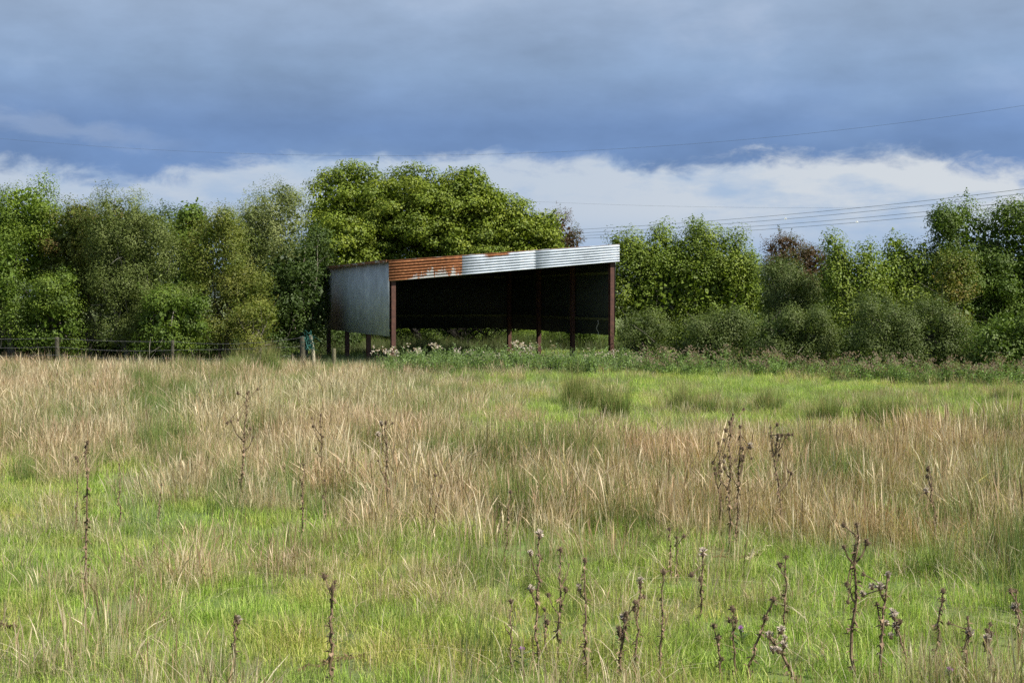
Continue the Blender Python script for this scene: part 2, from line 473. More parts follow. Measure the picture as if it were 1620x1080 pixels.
    # rafters and purlins, girts
    for s in (0, DEP/3, 2*DEP/3, DEP):
        mb = MB(); a = P(.09, s); b = P(WID-.09, s)
        a.z = roof_z(0)-.13; b.z = roof_z(WID)-.14
        v = (b-a); L = v.length; x = v.normalized(); zz = x.cross(SH_D).normalized()
        if zz.z < 0: zz = -zz
        rr = Matrix((x, SH_D, zz)).transposed(); c = (a+b)/2
        mb.box(c, (L, .008, .14), rr); mb.box(c+zz*.076, (L, .09, .010), rr); mb.box(c-zz*.076, (L, .09, .010), rr)
        add('rafter', mb.mesh('rafter'), M_steel)
    m_tim, t_, p_, _ = new_mat('mossy_timber')
    pos = t_.node('ShaderNodeNewGeometry').outputs['Position']
    t_.l.new(t_.ramp(t_.noise(pos, 8, 5), [(.3, (.05, .052, .022)), (.6, (.11, .12, .045)), (.8, (.17, .165, .09))]), p_.inputs['Base Color']); p_.inputs['Roughness'].default_value = .9
    rotd = Matrix((SH_D, -SH_W, Vector((0, 0, 1)))).transposed()
    for zz in (1.36, 2.7):
        for t in (-.06, WID+.06):
            mb = MB(); mb.box(P(t + (.0 if t < 0 else 0), DEP/2)+Vector((0, 0, zz)), (DEP-.02, .05, .075), rotd)
            add('wall_rail', mb.mesh('rail'), m_tim)
        mb = MB(); mb.box(P(WID/2, DEP+.062)+Vector((0, 0, zz)), (WID-.2, .05, .075), rotp)
        add('wall_rail', mb.mesh('rail'), m_tim)
    for t in np.linspace(.5, WID-.5, 5):
        mb = MB(); mb.box(P(t, DEP/2)+Vector((0, 0, roof_z(t)-.028)), (DEP+.1, .05, .055), rotd)
        add('purlin', mb.mesh('purlin'), m_tim)
    # frayed cord hanging inside, right wall
    c = P(WID-.02, .9)
    mb = MB(); pts = [(c.x-.05+.03*math.sin(k), c.y, 1.33-.05*k) for k in range(10)]
    mb.tube(pts, .008, 5, (.6, .58, .5))
    cord = link('cord', mb.mesh('cord'), mat=M_dry)
    tag(cord, 'pale frayed cord hanging off the inner rail beside the right post of the shed', 'cord')
shed()

# ------------------------------------------------------------------ trees and bushes
STY = {  # leaf colours (sunlit-truth albedos), leaf length, width ratio, clump radius, feather shoots, leaves per clump
 'hawthorn':   dict(cols=[(.085,.15,.030),(.13,.20,.035),(.06,.105,.028)], ll=.060, wr=.75, cr=.34, sh=.35, n=170, fl=.8),
 'brighthaw':  dict(cols=[(.12,.20,.030),(.17,.25,.04),(.08,.14,.03)], ll=.065, wr=.75, cr=.36, sh=.45, n=170, fl=.8),
 'berry':      dict(cols=[(.10,.135,.035),(.13,.155,.04),(.12,.075,.04),(.08,.12,.03)], ll=.060, wr=.75, cr=.32, sh=.4, n=160, fl=.8),
 'sallow':     dict(cols=[(.115,.165,.060),(.17,.22,.10),(.09,.13,.045)], ll=.072, wr=.34, cr=.34, sh=.9, n=210, fl=1),
 'palesallow': dict(cols=[(.18,.235,.115),(.25,.30,.17),(.12,.17,.07)], ll=.072, wr=.36, cr=.34, sh=1.0, n=200, fl=1),
 'dullsallow': dict(cols=[(.085,.13,.05),(.12,.165,.07),(.065,.10,.038)], ll=.055, wr=.5, cr=.30, sh=.6, n=230, fl=1),
 'olive':      dict(cols=[(.13,.175,.045),(.18,.20,.06),(.09,.14,.035)], ll=.065, wr=.45, cr=.34, sh=.8, n=190, fl=1),
 'sycamore':   dict(cols=[(.135,.20,.030),(.19,.25,.038),(.09,.145,.024)], ll=.105, wr=.75, cr=.46, sh=.3, n=160, fl=.55),
 'darksyc':    dict(cols=[(.07,.125,.022),(.10,.16,.025)], ll=.11, wr=.8, cr=.42, sh=.3, n=120, fl=.6),
 'alder':      dict(cols=[(.125,.195,.035),(.18,.25,.045),(.085,.14,.028)], ll=.076, wr=.72, cr=.33, sh=.35, n=160, fl=1.1),
 'oak':        dict(cols=[(.07,.125,.024),(.10,.165,.03),(.05,.09,.02)], ll=.085, wr=.6, cr=.38, sh=.5, n=170, fl=.8),
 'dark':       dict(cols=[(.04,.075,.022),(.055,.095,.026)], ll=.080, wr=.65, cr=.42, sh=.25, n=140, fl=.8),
 'redhaw':     dict(cols=[(.085,.055,.045),(.11,.07,.055),(.07,.085,.035)], ll=.055, wr=.7, cr=.26, sh=.9, n=70, fl=.8),
 'autumnhaw':  dict(cols=[(.10,.15,.03),(.15,.115,.03),(.085,.13,.03),(.10,.15,.03),(.13,.16,.035)], ll=.060, wr=.75, cr=.30, sh=.5, n=150, fl=.8),
}
LEAVES = 0
def leaf_quads(P, N, L, wr, C, r):
    """diamond leaves at P, facing N, length L"""
    n = len(P)
    N = N/np.linalg.norm(N, axis=1, keepdims=True)
    a = r.normal(size=(n, 3)); a -= N*(a*N).sum(1, keepdims=True); a /= np.linalg.norm(a, axis=1, keepdims=True)
    b = np.cross(N, a)
    L = L[:, None]; w = L*wr*.5
    droop = N*L*.12
    V = np.stack([P-a*L*.5, P+b*w+droop, P+a*L*.5, P-b*w+droop], 1).reshape(-1, 3)
    F = np.arange(4*n).reshape(-1, 4)
    return V, F, np.repeat(C, 4, 0)
def tree(name, label, cat, lobes, D, style, seed, group=None, stems=3, depth=.85, dens=1.0, branchy=10, trunk_r=.09, bark=(.13, .115, .095), ground_v=None):
    """lobes: (u, half width px, v top, v bottom[, shift in distance]); crown made of clumps of leaf-sized faces"""
    global LEAVES
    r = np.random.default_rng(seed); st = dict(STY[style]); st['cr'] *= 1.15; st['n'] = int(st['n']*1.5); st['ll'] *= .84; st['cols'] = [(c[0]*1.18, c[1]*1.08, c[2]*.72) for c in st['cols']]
    cu = sum(l[0] for l in lobes)/len(lobes)
    base = at(cu, 560, D); bx, by = base.x, base.y; bz = gzf(bx, by)
    root = empty(name, (bx, by, bz), label, cat, group)
    Vs, Ns, Ls, Cs = [], [], [], []
    centers = []
    cols = np.array(st['cols'])
    bumps = []
    for lb in lobes:
        u, hw, vt, vb = lb[:4]; dd = lb[4] if len(lb) > 4 else 0
        if D > 43.8 and style == 'dark': continue
        nb_ = 3 if hw < 48 or style == 'sycamore' else 5
        if style == 'alder': nb_ = 2
        for k in range(nb_):
            an = r.uniform(-1, 1); hgt = r.uniform(.12, .8); s_ = hw*r.uniform(.30, .46)
            vc = vt+(vb-vt)*hgt; wid = math.sqrt(max(.1, 1-(max(0, .5-hgt)*2)**2))
            bumps.append((u+an*hw*.78*wid, s_, vc-s_*.8, vc+s_*.8, dd-min(hw/2250*D*depth, 1.9)*r.uniform(.45, .8)*(1-.5*abs(an))))
    for lb in list(lobes)+bumps:
        u, hw, vt, vb = lb[:4]; vt -= 8; hw *= 1.04; dd = lb[4] if len(lb) > 4 else 0
        top = at(u, vt, D+dd); bot = at(u, vb, D+dd); a = hw/2250*(D+dd)
        zc = (top.z+bot.z)/2; hz = (top.z-bot.z)/2; hz = max(hz, .3); b = min(a*depth, 1.9)
        c = np.array([top.x, D+dd, zc])
        cr = st['cr']
        area = 4*math.pi*(((a*b)**1.6+(a*hz)**1.6+(b*hz)**1.6)/3)**(1/1.6)
        nc = int(area/(math.pi*cr*cr)*1.5*dens)
        d = r.normal(size=(nc, 3)); d /= np.linalg.norm(d, axis=1, keepdims=True)
        d0 = d
        # squarer sides than an ellipsoid, so bushes stand full to their foot
        q = np.abs(d)**np.array([1.0, 1.0, .75]); d = np.sign(d)*q; pw = 2.15 if 'bush' in name else 2.5; d /= (np.abs(d)**pw).sum(1, keepdims=True)**(1/pw)
        if vb > 535:
            low = d[:, 2] < .1; rho = np.hypot(d[:, 0], d[:, 1]); g_ = np.where(low, np.minimum(1/np.maximum(rho, .35), 2.2)**.75, 1)
            d[:, :2] *= g_[:, None]
        rad = 1 - cr*.62/max(a, .5) - np.abs(r.normal(0, .08, nc))
        rad = np.where(r.random(nc) < .22, rad*r.uniform(.45, .85, nc), rad)
        fr = 1.15*max(a, hz); lump = vnoise(d[:, 0]*fr*1.5+seed+d[:, 1]*fr, d[:, 2]*fr*1.7+d[:, 1]*fr, 1, seed)
        rad *= 1 + (.22 if style == 'sycamore' else .36)*(lump-.50)*min(1, 1.1/max(a, .6)+.3)
        csz0 = np.where((lump < .30) & (r.random(nc) < .6), .0, 1.0)
        cen = c + d*np.array([a, b, hz])*rad[:, None]
        cen[:, 2] = np.maximum(cen[:, 2], bz+.12)
        centers.append(cen)
        csz = cr*r.uniform(.6, 1.3, nc)*csz0
        for k in range(nc):
            # the back, seen from nowhere near, is thinner
            nn = int(st['n']*dens**.3*(csz[k]/cr)**2*(1.0 if d[k, 1] < .35 else .55))
            if nn < 4: continue
            e = r.normal(size=(nn, 3)); e /= np.linalg.norm(e, axis=1, keepdims=True)
            rr = r.random(nn)**.45
            off = e*rr[:, None]*np.array([1, 1, st['fl']])*csz[k]
            Vs.append(cen[k]+off)
            outw = (cen[k]-c)/np.array([a, b, hz])
            Ns.append(e*1.0 + outw*.55 + np.array([0, 0, .35]) + r.normal(0, .38, (nn, 3)))
            Ls.append(st['ll']*r.uniform(.6, 1.25, nn))
            base_c = cols[r.choice(len(cols), p=None)]; mix = cols[r.integers(len(cols), size=nn)]
            cc = (base_c*.6+mix*.4)*r.uniform(.8, 1.2, (nn, 1))*r.uniform(.88, 1.12)
            Cs.append(cc)
        # shoots that break the outline
        ns = int(nc*st['sh']*.42)
        for k in r.choice(nc, ns):
            if d[k, 2] < -.2: continue
            p0 = cen[k]; dirv = d[k]*np.array([.6, .5, .5]) + np.array([0, 0, .8]) + r.normal(0, .22, 3); dirv /= np.linalg.norm(dirv)
            Ln = r.uniform(.22, .58)*(1 if a > .8 else .7); m = int(Ln*70)
            tt = r.random(m)[:, None]
            Vs.append(p0+dirv*Ln*tt+r.normal(0, .05, (m, 3))*(1.15-tt)+dirv*cr*.35)
            Ns.append(r.normal(0, 1, (m, 3))+np.array([0, 0, .5])); Ls.append(st['ll']*r.uniform(.6, 1.1, m))
            Cs.append(np.repeat([cols[r.integers(len(cols))]*1.08], m, 0)*r.uniform(.85, 1.2, (m, 1)))
        # inner leaves: few, big, keep the middle opaque
        m = int(a*b*hz*4.2*130)
        e = r.normal(size=(m, 3)); e /= np.linalg.norm(e, axis=1, keepdims=True); e *= .74*r.random((m, 1))**.4; Vs.append(c+e*np.array([a, b, hz])); Ns.append(r.normal(0, 1, (m, 3)))
        Ls.append(np.full(m, .17)); Cs.append(np.repeat([cols[0]], m, 0)*r.uniform(.7, 1.1, (m, 1)))
    P = np.concatenate(Vs); ok = P[:, 2] > bz+.03
    P = P[ok]; N = np.concatenate(Ns)[ok]; L = np.concatenate(Ls)[ok]; C = np.concatenate(Cs)[ok]
    LEAVES += len(P)
    V, F, CC = leaf_quads(P-np.array([bx, by, bz]), N, L, st['wr'], CC_clip(C), r)
    link('crown', np_mesh('crown', V, F, CC), root, mat=M_leaf)
    # stems and limbs
    cen = np.concatenate(centers)-np.array([bx, by, bz])
    mb = MB()
    spread = max(l[1] for l in lobes)/2250*D
    heads = []
    for k in range(stems):
        mbs = mb if k == 0 else MB()
        x0 = (r.uniform(-.25, .25) if len(lobes) == 1 else r.uniform(-.35, .35))
        tgt = cen[r.integers(len(cen))]; hh = max(.6, tgt[2]*.55)
        p = [np.array([x0, r.uniform(-.2, .2), -.15])]; q = np.array([tgt[0]*.55, tgt[1]*.4, hh])
        for j in range(1, 5):
            f = j/4; p.append(p[0]*(1-f)+q*f + r.normal(0, .07, 3)*(1 if j < 4 else 0))
        heads.append(p)
        rads = [trunk_r*(1-.14*j)*(1 if k == 0 else r.uniform(.55, .9)) for j in range(5)]
        mbs.tube(p, rads, 7, bark)
        link('trunk', mbs.mesh('trunk'), root, mat=M_bark)
    bm = MB(); idx = r.choice(len(cen), min(branchy, len(cen)), replace=False)
    for i in idx:
        tg = cen[i]; h = heads[r.integers(len(heads))]; s0 = h[r.integers(2, 5)]
        if tg[2] < s0[2]*.4: s0 = h[1]
        pts = [s0*(1-f)+tg*f + r.normal(0, .06, 3)*(0 < f < 1) + np.array([0, 0, .10*math.sin(f*3.14)]) for f in (0, .3, .6, .85, 1.05)]
        bm.tube(pts, [.032, .025, .017, .010, .004], 4, tuple(np.array(bark)*r.uniform(.8, 1.5)))
        for _ in range(2):
            f = r.uniform(.4, .9); a0 = s0*(1-f)+tg*f; e = a0 + r.normal(0, .35, 3)+np.array([0, 0, .2])
            bm.tube([a0, (a0+e)/2+r.normal(0, .03, 3), e], [.011, .007, .002], 3, tuple(np.array(bark)*r.uniform(.9, 1.7)))
    if idx.size: link('branches', bm.mesh('branches'), root, mat=M_bark)
    return root
def CC_clip(C): return np.clip(C, .01, .9)

HG = 'trees and bushes of the hedge line'
T = tree
# left of the shed, front to back
T('hawthorn_tree', 'bright yellow-green hawthorn at the left edge of the hedge, tallest top there', 'tree', [(45, 62, 278, 470), (-10, 60, 300, 540)], 42.5, 'brighthaw', 11, HG)
T('hawthorn_bush', 'dark green hawthorn bush leaning in at the far left edge by the fence', 'bush', [(-10, 55, 335, 572)], 40.2, 'hawthorn', 12, HG)
T('hawthorn_tree', 'hawthorn with reddish berry-coloured patches left of the grey sallow', 'tree', [(125, 62, 303, 520), (150, 55, 322, 450)], 42.0, 'berry', 13, HG)
T('sallow_tree', 'grey-green sallow with feathery shoots and bare pale twigs above the left fence', 'tree', [(185, 62, 302, 440), (232, 62, 325, 560), (190, 60, 400, 555)], 40.6, 'sallow', 14, HG, branchy=34, bark=(.12, .115, .10))
T('sycamore_tree', 'dark glossy-leaved treetop poking up between grey sallow and olive bush', 'tree', [(303, 46, 304, 500)], 44.5, 'darksyc', 15, HG)
T('olive_bush', 'olive-green rounded bush with yellowish top left of the dark shaded gap', 'bush', [(345, 62, 335, 470), (385, 50, 400, 562), (315, 50, 440, 565)], 41.0, 'olive', 16, HG, branchy=24, bark=(.10, .09, .075))
T('sallow_tree', 'pale silvery sallow with wispy top just left of the tall bright tree', 'tree', [(432, 62, 292, 430), (395, 40, 315, 480)], 45.0, 'palesallow', 17, HG)
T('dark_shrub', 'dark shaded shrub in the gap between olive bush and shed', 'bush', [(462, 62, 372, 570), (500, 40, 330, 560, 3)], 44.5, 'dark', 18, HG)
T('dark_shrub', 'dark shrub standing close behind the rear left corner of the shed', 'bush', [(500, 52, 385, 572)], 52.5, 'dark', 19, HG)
T('hawthorn_bush', 'low dark green bush behind the first fence post from the left edge', 'bush', [(85, 60, 430, 572)], 40.3, 'hawthorn', 20, HG, branchy=14)
T('hawthorn_bush', 'low mid-green bush under the grey sallow, behind the sagging fence wires', 'bush', [(270, 62, 455, 570)], 39.6, 'hawthorn', 21, HG, branchy=20, bark=(.13, .12, .10))
T('bright_bush', 'small light green bush at the foot of the olive bush behind the fence', 'bush', [(400, 45, 470, 568)], 39.8, 'olive', 22, HG)
# behind the shed
T('sycamore_tree', 'tall bright green broad-crowned tree rising behind the shed roof', 'tree',
  [(560, 86, 256, 440), (650, 92, 260, 440), (705, 80, 268, 450), (755, 80, 292, 450), (805, 78, 318, 455), (850, 46, 345, 450), (530, 70, 330, 470, -1), (600, 90, 400, 518, 1.5), (740, 90, 400, 518, 1.5)], 54.5, 'sycamore', 23, HG, stems=7, branchy=46, trunk_r=.15, bark=(.022, .02, .017))
T('red_hawthorn', 'thin reddish-brown hawthorn top right of the tall tree, above the shed roof', 'tree', [(880, 38, 328, 470), (903, 24, 362, 470)], 57, 'redhaw', 24, HG, branchy=26)
T('green_bush', 'sunlit green bush seen under the back wall of the shed, left half', 'bush', [(640, 70, 470, 585), (735, 60, 470, 585)], 60, 'brighthaw', 25, HG, branchy=30, bark=(.04, .035, .03))
T('green_bush', 'sunlit green bush seen under the back wall of the shed, between the inner posts', 'bush', [(830, 65, 440, 585), (920, 60, 420, 585)], 57, 'brighthaw', 26, HG, branchy=30, bark=(.04, .035, .03))
T('thorn_thicket', 'dark leafless tangle of thorn stems standing behind the shed under its back wall', 'bush', [(700, 60, 470, 520), (810, 60, 470, 530)], 52.5, 'dark', 27, HG, stems=12, dens=.4, branchy=60, trunk_r=.065, bark=(.02, .018, .016))
T('dark_shrub', 'shaded undergrowth bush behind the back wall of the shed, left end', 'bush', [(600, 50, 520, 588), (680, 50, 530, 588), (760, 50, 530, 588)], 55.5, 'dark', 42, HG)
T('green_bush', 'green bush between the shed and the first alder, seen past the right wall', 'bush', [(925, 45, 410, 585)], 51.8, 'hawthorn', 28, HG)
# right of the shed
T('alder_tree', 'bright green flat-topped alder clump directly right of the shed', 'tree', [(996, 46, 360, 540), (1045, 50, 350, 560), (1100, 56, 352, 560), (1150, 52, 360, 560), (1180, 34, 388, 560)], 42.8, 'alder', 29, HG, stems=5, branchy=26)
T('sallow_bush', 'small rounded dull-green sallow beside the right front post of the shed', 'bush', [(1015, 50, 490, 590)], 39.8, 'dullsallow', 30, HG)
T('sallow_bush', 'low grey-green sallow at the foot of the alder clump', 'bush', [(1125, 66, 493, 596)], 38.4, 'dullsallow', 31, HG)
T('red_hawthorn', 'reddish-brown hawthorn top showing above the hedge between two alders', 'tree', [(1240, 38, 366, 480), (1285, 36, 385, 480)], 44, 'redhaw', 32, HG, branchy=26, dens=1.5)
T('sallow_tree', 'grey-green sallow in front of the reddish hawthorn', 'tree', [(1235, 42, 388, 560), (1275, 36, 430, 570)], 40.2, 'dullsallow', 33, HG)
T('sallow_bush', 'wide low sallow bush in the middle of the right-hand hedge', 'bush', [(1235, 50, 485, 600), (1290, 52, 492, 602)], 37.2, 'dullsallow', 34, HG)
T('alder_tree', 'upright light green alder with two narrow tops right of the reddish hawthorn', 'tree', [(1328, 36, 364, 560), (1372, 34, 366, 560)], 39.0, 'alder', 35, HG, branchy=30, bark=(.12, .115, .10))
T('alder_tree', 'loose-topped green alder with bare twigs left of the big dark tree', 'tree', [(1418, 38, 352, 560), (1458, 36, 366, 560)], 39.6, 'alder', 36, HG, branchy=36, bark=(.12, .115, .10))
T('oak_tree', 'big dark green round tree at the right edge of the hedge', 'tree', [(1520, 64, 300, 570), (1592, 64, 302, 590), (1660, 60, 330, 590)], 39.8, 'oak', 37, HG, stems=5, branchy=30, trunk_r=.14)
T('autumn_hawthorn', 'hawthorn with orange and red tinted leaves in front of the big dark tree', 'tree', [(1508, 40, 385, 560)], 37.3, 'autumnhaw', 38, HG)
T('sallow_bush', 'largest low grey-green sallow bush spreading in front of the right-hand trees', 'bush', [(1395, 58, 455, 604), (1465, 60, 470, 606), (1510, 42, 500, 606)], 35.8, 'dullsallow', 39, HG, stems=4, branchy=24)
T('dark_shrub', 'dark bush at the foot of the hedge by the right edge', 'bush', [(1580, 52, 498, 609), (1650, 50, 480, 610)], 34.4, 'oak', 40, HG)
T('hawthorn_bush', 'shaded low bush in the gap between sallow bushes of the right-hand hedge', 'bush', [(1190, 36, 480, 592), (1345, 40, 500, 602)], 39.0, 'dark', 41, HG)
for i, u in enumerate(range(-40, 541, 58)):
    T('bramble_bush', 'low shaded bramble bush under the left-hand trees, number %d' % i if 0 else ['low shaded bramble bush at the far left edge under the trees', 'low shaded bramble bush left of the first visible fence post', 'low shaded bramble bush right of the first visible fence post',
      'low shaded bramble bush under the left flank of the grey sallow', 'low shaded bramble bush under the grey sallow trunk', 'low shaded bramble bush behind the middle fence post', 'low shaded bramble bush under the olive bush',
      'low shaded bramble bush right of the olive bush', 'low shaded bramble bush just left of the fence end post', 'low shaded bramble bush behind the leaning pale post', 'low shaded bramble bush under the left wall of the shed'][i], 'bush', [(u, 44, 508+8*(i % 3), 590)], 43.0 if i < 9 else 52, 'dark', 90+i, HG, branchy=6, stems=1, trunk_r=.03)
for i, (u, lab) in enumerate([(590, 'left of the dark thorn tangle'), (665, 'under the left half of the back wall'), (745, 'under the middle of the back wall'), (825, 'beside the rear right post'), (900, 'between the two inner right posts'), (965, 'behind the right front post'), (1000, 'right of the right front post')]):
    T('bramble_bush', 'low bramble bush beneath the shed walls, ' + lab, 'bush', [(u, 46, 528, 586)], 55.0, 'hawthorn', 110+i, HG, branchy=6, stems=1, trunk_r=.03)
# second row that closes the view
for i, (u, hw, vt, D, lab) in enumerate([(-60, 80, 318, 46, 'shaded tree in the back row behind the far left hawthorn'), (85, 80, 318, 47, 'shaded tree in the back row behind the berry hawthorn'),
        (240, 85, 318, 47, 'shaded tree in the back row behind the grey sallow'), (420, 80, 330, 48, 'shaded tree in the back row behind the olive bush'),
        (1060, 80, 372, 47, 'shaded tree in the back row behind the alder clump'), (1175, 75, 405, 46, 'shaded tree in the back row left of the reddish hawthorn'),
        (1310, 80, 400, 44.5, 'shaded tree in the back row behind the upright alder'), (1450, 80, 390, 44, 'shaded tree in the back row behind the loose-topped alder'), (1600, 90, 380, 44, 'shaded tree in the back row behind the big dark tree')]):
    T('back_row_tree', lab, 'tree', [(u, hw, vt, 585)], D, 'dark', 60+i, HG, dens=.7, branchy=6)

# ------------------------------------------------------------------ fence on the left
def fence():
    root = empty('wire_fence', (at(485, 575, 37.5).x, 37.5, 0), 'old post and barbed wire fence with sagging strands along the left hedge', 'fence')
    o = Vector(root.location)
    posts = [(-110, 533, 38.4, .06), (90, 533, 38.2, .06), (273, 538, 38.0, .045), (478, 532, 37.7, .075)]
    tops = []
    for u, vt, D, rr in posts:
        p = at(u, vt, D); g = gzf(p.x, p.y)-.3; mb = MB(); lean = random.uniform(-.04, .04)
        mb.tube([(p.x-lean-o.x, p.y-o.y, g), (p.x-lean*.4-o.x, p.y-o.y, g+.7), (p.x-o.x, p.y-o.y, p.z-.01), (p.x-o.x, p.y-o.y, p.z)], [rr, rr*.97, rr*.93, rr*.7], 9, (.08, .075, .055))
        link('fence_post', mb.mesh('post'), root, mat=M_dry); tops.append(p)
    wires = [(.03, [.02, .03, .10]), (.26, [.03, .05, .02]), (.48, [.02, .04, .05])]
    for dz, sags in wires:
        mb = MB(); pts = []
        for i in range(len(tops)-1):
            a, b = tops[i], tops[i+1]
            for k in range(13 if i == len(tops)-2 else 12):
                f = k/12; q = a.lerp(b, f); q.z -= dz + sags[i]*4*f*(1-f)*1.1; q.y -= .07
                pts.append(q-o)
        mb.tube(pts, .0042, 4, (.16, .16, .17))
        for k in range(1, len(pts)-1):
            for f in (.25, .75):
                q = pts[k]*(1-f)+pts[k+1]*f
                mb.tube([q+Vector((.004, 0, -.018)), q+Vector((-.004, 0, .018))], .0025, 3, (.15, .15, .15))
        link('barbed_wire', mb.mesh('wire'), root, mat=M_dry)
    # pale thin post leaning against the end of the fence
    a = at(499, 577, 37.3); b = at(491, 530, 37.45)
    mb = MB(); mb.tube([(a.x, a.y, -.2), ((a.x+b.x)/2, (a.y+b.y)/2+.01, (a.z+b.z)/2), tuple(b)], [.042, .046, .04], 8, (.34, .31, .23))
    tag(link('leaning_post', mb.mesh('post'), mat=M_dry), 'thin pale bleached post leaning at the end of the wire fence, left of the shed', 'post')
    mb = MB(); a = at(529, 578, 38.6); b = at(528, 551, 38.6)
    mb.tube([(a.x, a.y, -.2), tuple(b)], [.06, .055], 8, (.15, .14, .09))
    tag(link('short_post', mb.mesh('post'), mat=M_dry), 'short dark mossy post standing under the left wall of the shed', 'post')
    # green twine bundle on the post
    c = at(490, 542, 37.3); mb = MB(); r = np.random.default_rng(5)
    for k in range(46):
        p0 = Vector(c)+Vector(r.normal(0, (.05, .04, .09))); pts = [p0]
        for j in range(5): pts.append(pts[-1]+Vector(r.normal(0, (.045, .03, .05)))+Vector((0, 0, -.014)))
        mb.tube(pts, .008, 3, tuple(np.array((.02, .09, .075))*r.uniform(.7, 1.6)))
    tag(link('twine_bundle', mb.mesh('twine'), mat=M_weed), 'tangled bundle of blue-green baler twine tied round the fence end post', 'twine')
fence()

# ------------------------------------------------------------------ overhead wires
m_wire, t_, p_, _ = new_mat('wire'); p_.inputs['Base Color'].default_value = (.12, .13, .15, 1); p_.inputs['Roughness'].default_value = .6
def wire(label, ctrl, D0, D1, rad, spacers=()):
    us = [c[0] for c in ctrl]; vs = [c[1] for c in ctrl]
    co = np.polyfit(us, vs, 2); u0, u1 = -60 if min(us) < 50 else min(us), 1680
    mb = MB(); pts = []
    for k in range(41):
        u = u0+(u1-u0)*k/40; f = (u-u0)/(u1-u0); pts.append(at(u, float(np.polyval(co, u)), D0+(D1-D0)*f))
    o0 = pts[0].copy(); mb.tube([p-o0 for p in pts], rad, 4)
    o = link('overhead_wire', mb.mesh('wire'), loc=o0, mat=m_wire)
    tag(o, label, 'wire', 'overhead power lines')
    for u in spacers:
        f = (u-u0)/(u1-u0); p = at(u, float(np.polyval(co, u)), D0+(D1-D0)*f)-o0; m = MB()
        m.tube([p+Vector((-.05, 0, .16)), p+Vector((.05, 0, -.05))], .05, 6, (1, 1, 1)); m.tube([p+Vector((-.16, 0, .02)), p+Vector((.14, 0, .04))], .04, 6, (1, 1, 1))
        link('line_marker', m.mesh('marker'), o, mat=m_mark)
m_mark, t_, p_, _ = new_mat('marker'); p_.inputs['Base Color'].default_value = (.8, .8, .78, 1)
wire('highest single wire crossing the dark cloud', [(0, 216), (180, 235), (400, 247), (690, 247), (860, 241), (1100, 226), (1300, 205), (1620, 170)], 150, 110, .010)
wire('top wire of the four-strand bundle', [(890, 364.6), (1300, 334.5), (1620, 299)], 190, 120, .022)
wire('second wire of the four-strand bundle, with a white marker', [(890, 370), (1300, 341.5), (1620, 306)], 190, 120, .022, (1243,))
wire('third wire of the four-strand bundle', [(890, 374), (1300, 350), (1620, 318)], 190, 120, .022)
wire('lowest wire of the four-strand bundle, with a white marker', [(890, 378), (1300, 356.5), (1620, 325)], 190, 120, .022, (1356,))
wire('faint lone wire across the pale cloud above the bundle', [(830, 318), (1000, 325), (1300, 328.5), (1620, 322)], 260, 240, .016)

# ------------------------------------------------------------------ thistles
def spiky_head(mb, c, r, R0, dark=(.12, .085, .055), fluff=0.0):
    for k in range(26):
        d = Vector(r.normal(0, 1, 3)).normalized(); s = d.orthogonal().normalized()*R0*.35
        mb.quad(c-s, c+d*R0*.5-s*.6, c+d*R0*r.uniform(.9, 1.9), c+s, tuple(np.array(dark)*r.uniform(.7, 1.5)))
    q = d.orthogonal()
    mb.tube([c-Vector((0, 0, R0)), c-Vector((0, 0, R0*.5)), c+Vector((0, 0, R0*.3)), c+Vector((0, 0, R0*.9))], [R0*.3, R0*.6, R0*.5, R0*.2], 6, dark)
    if fluff:
        for k in range(int(22*fluff)):
            d = Vector(r.normal(0, 1, 3)+np.array([0, 0, .9])).normalized(); s = d.orthogonal().normalized()*R0*.28; p = c+Vector((0, 0, R0*.7))
            mb.quad(p-s*.3, p+d*R0*1.2-s, p+d*R0*r.uniform(1.3, 2.), p+d*R0*1.2+s, tuple(np.array((.40, .34, .28))*r.uniform(.6, 1.2)))
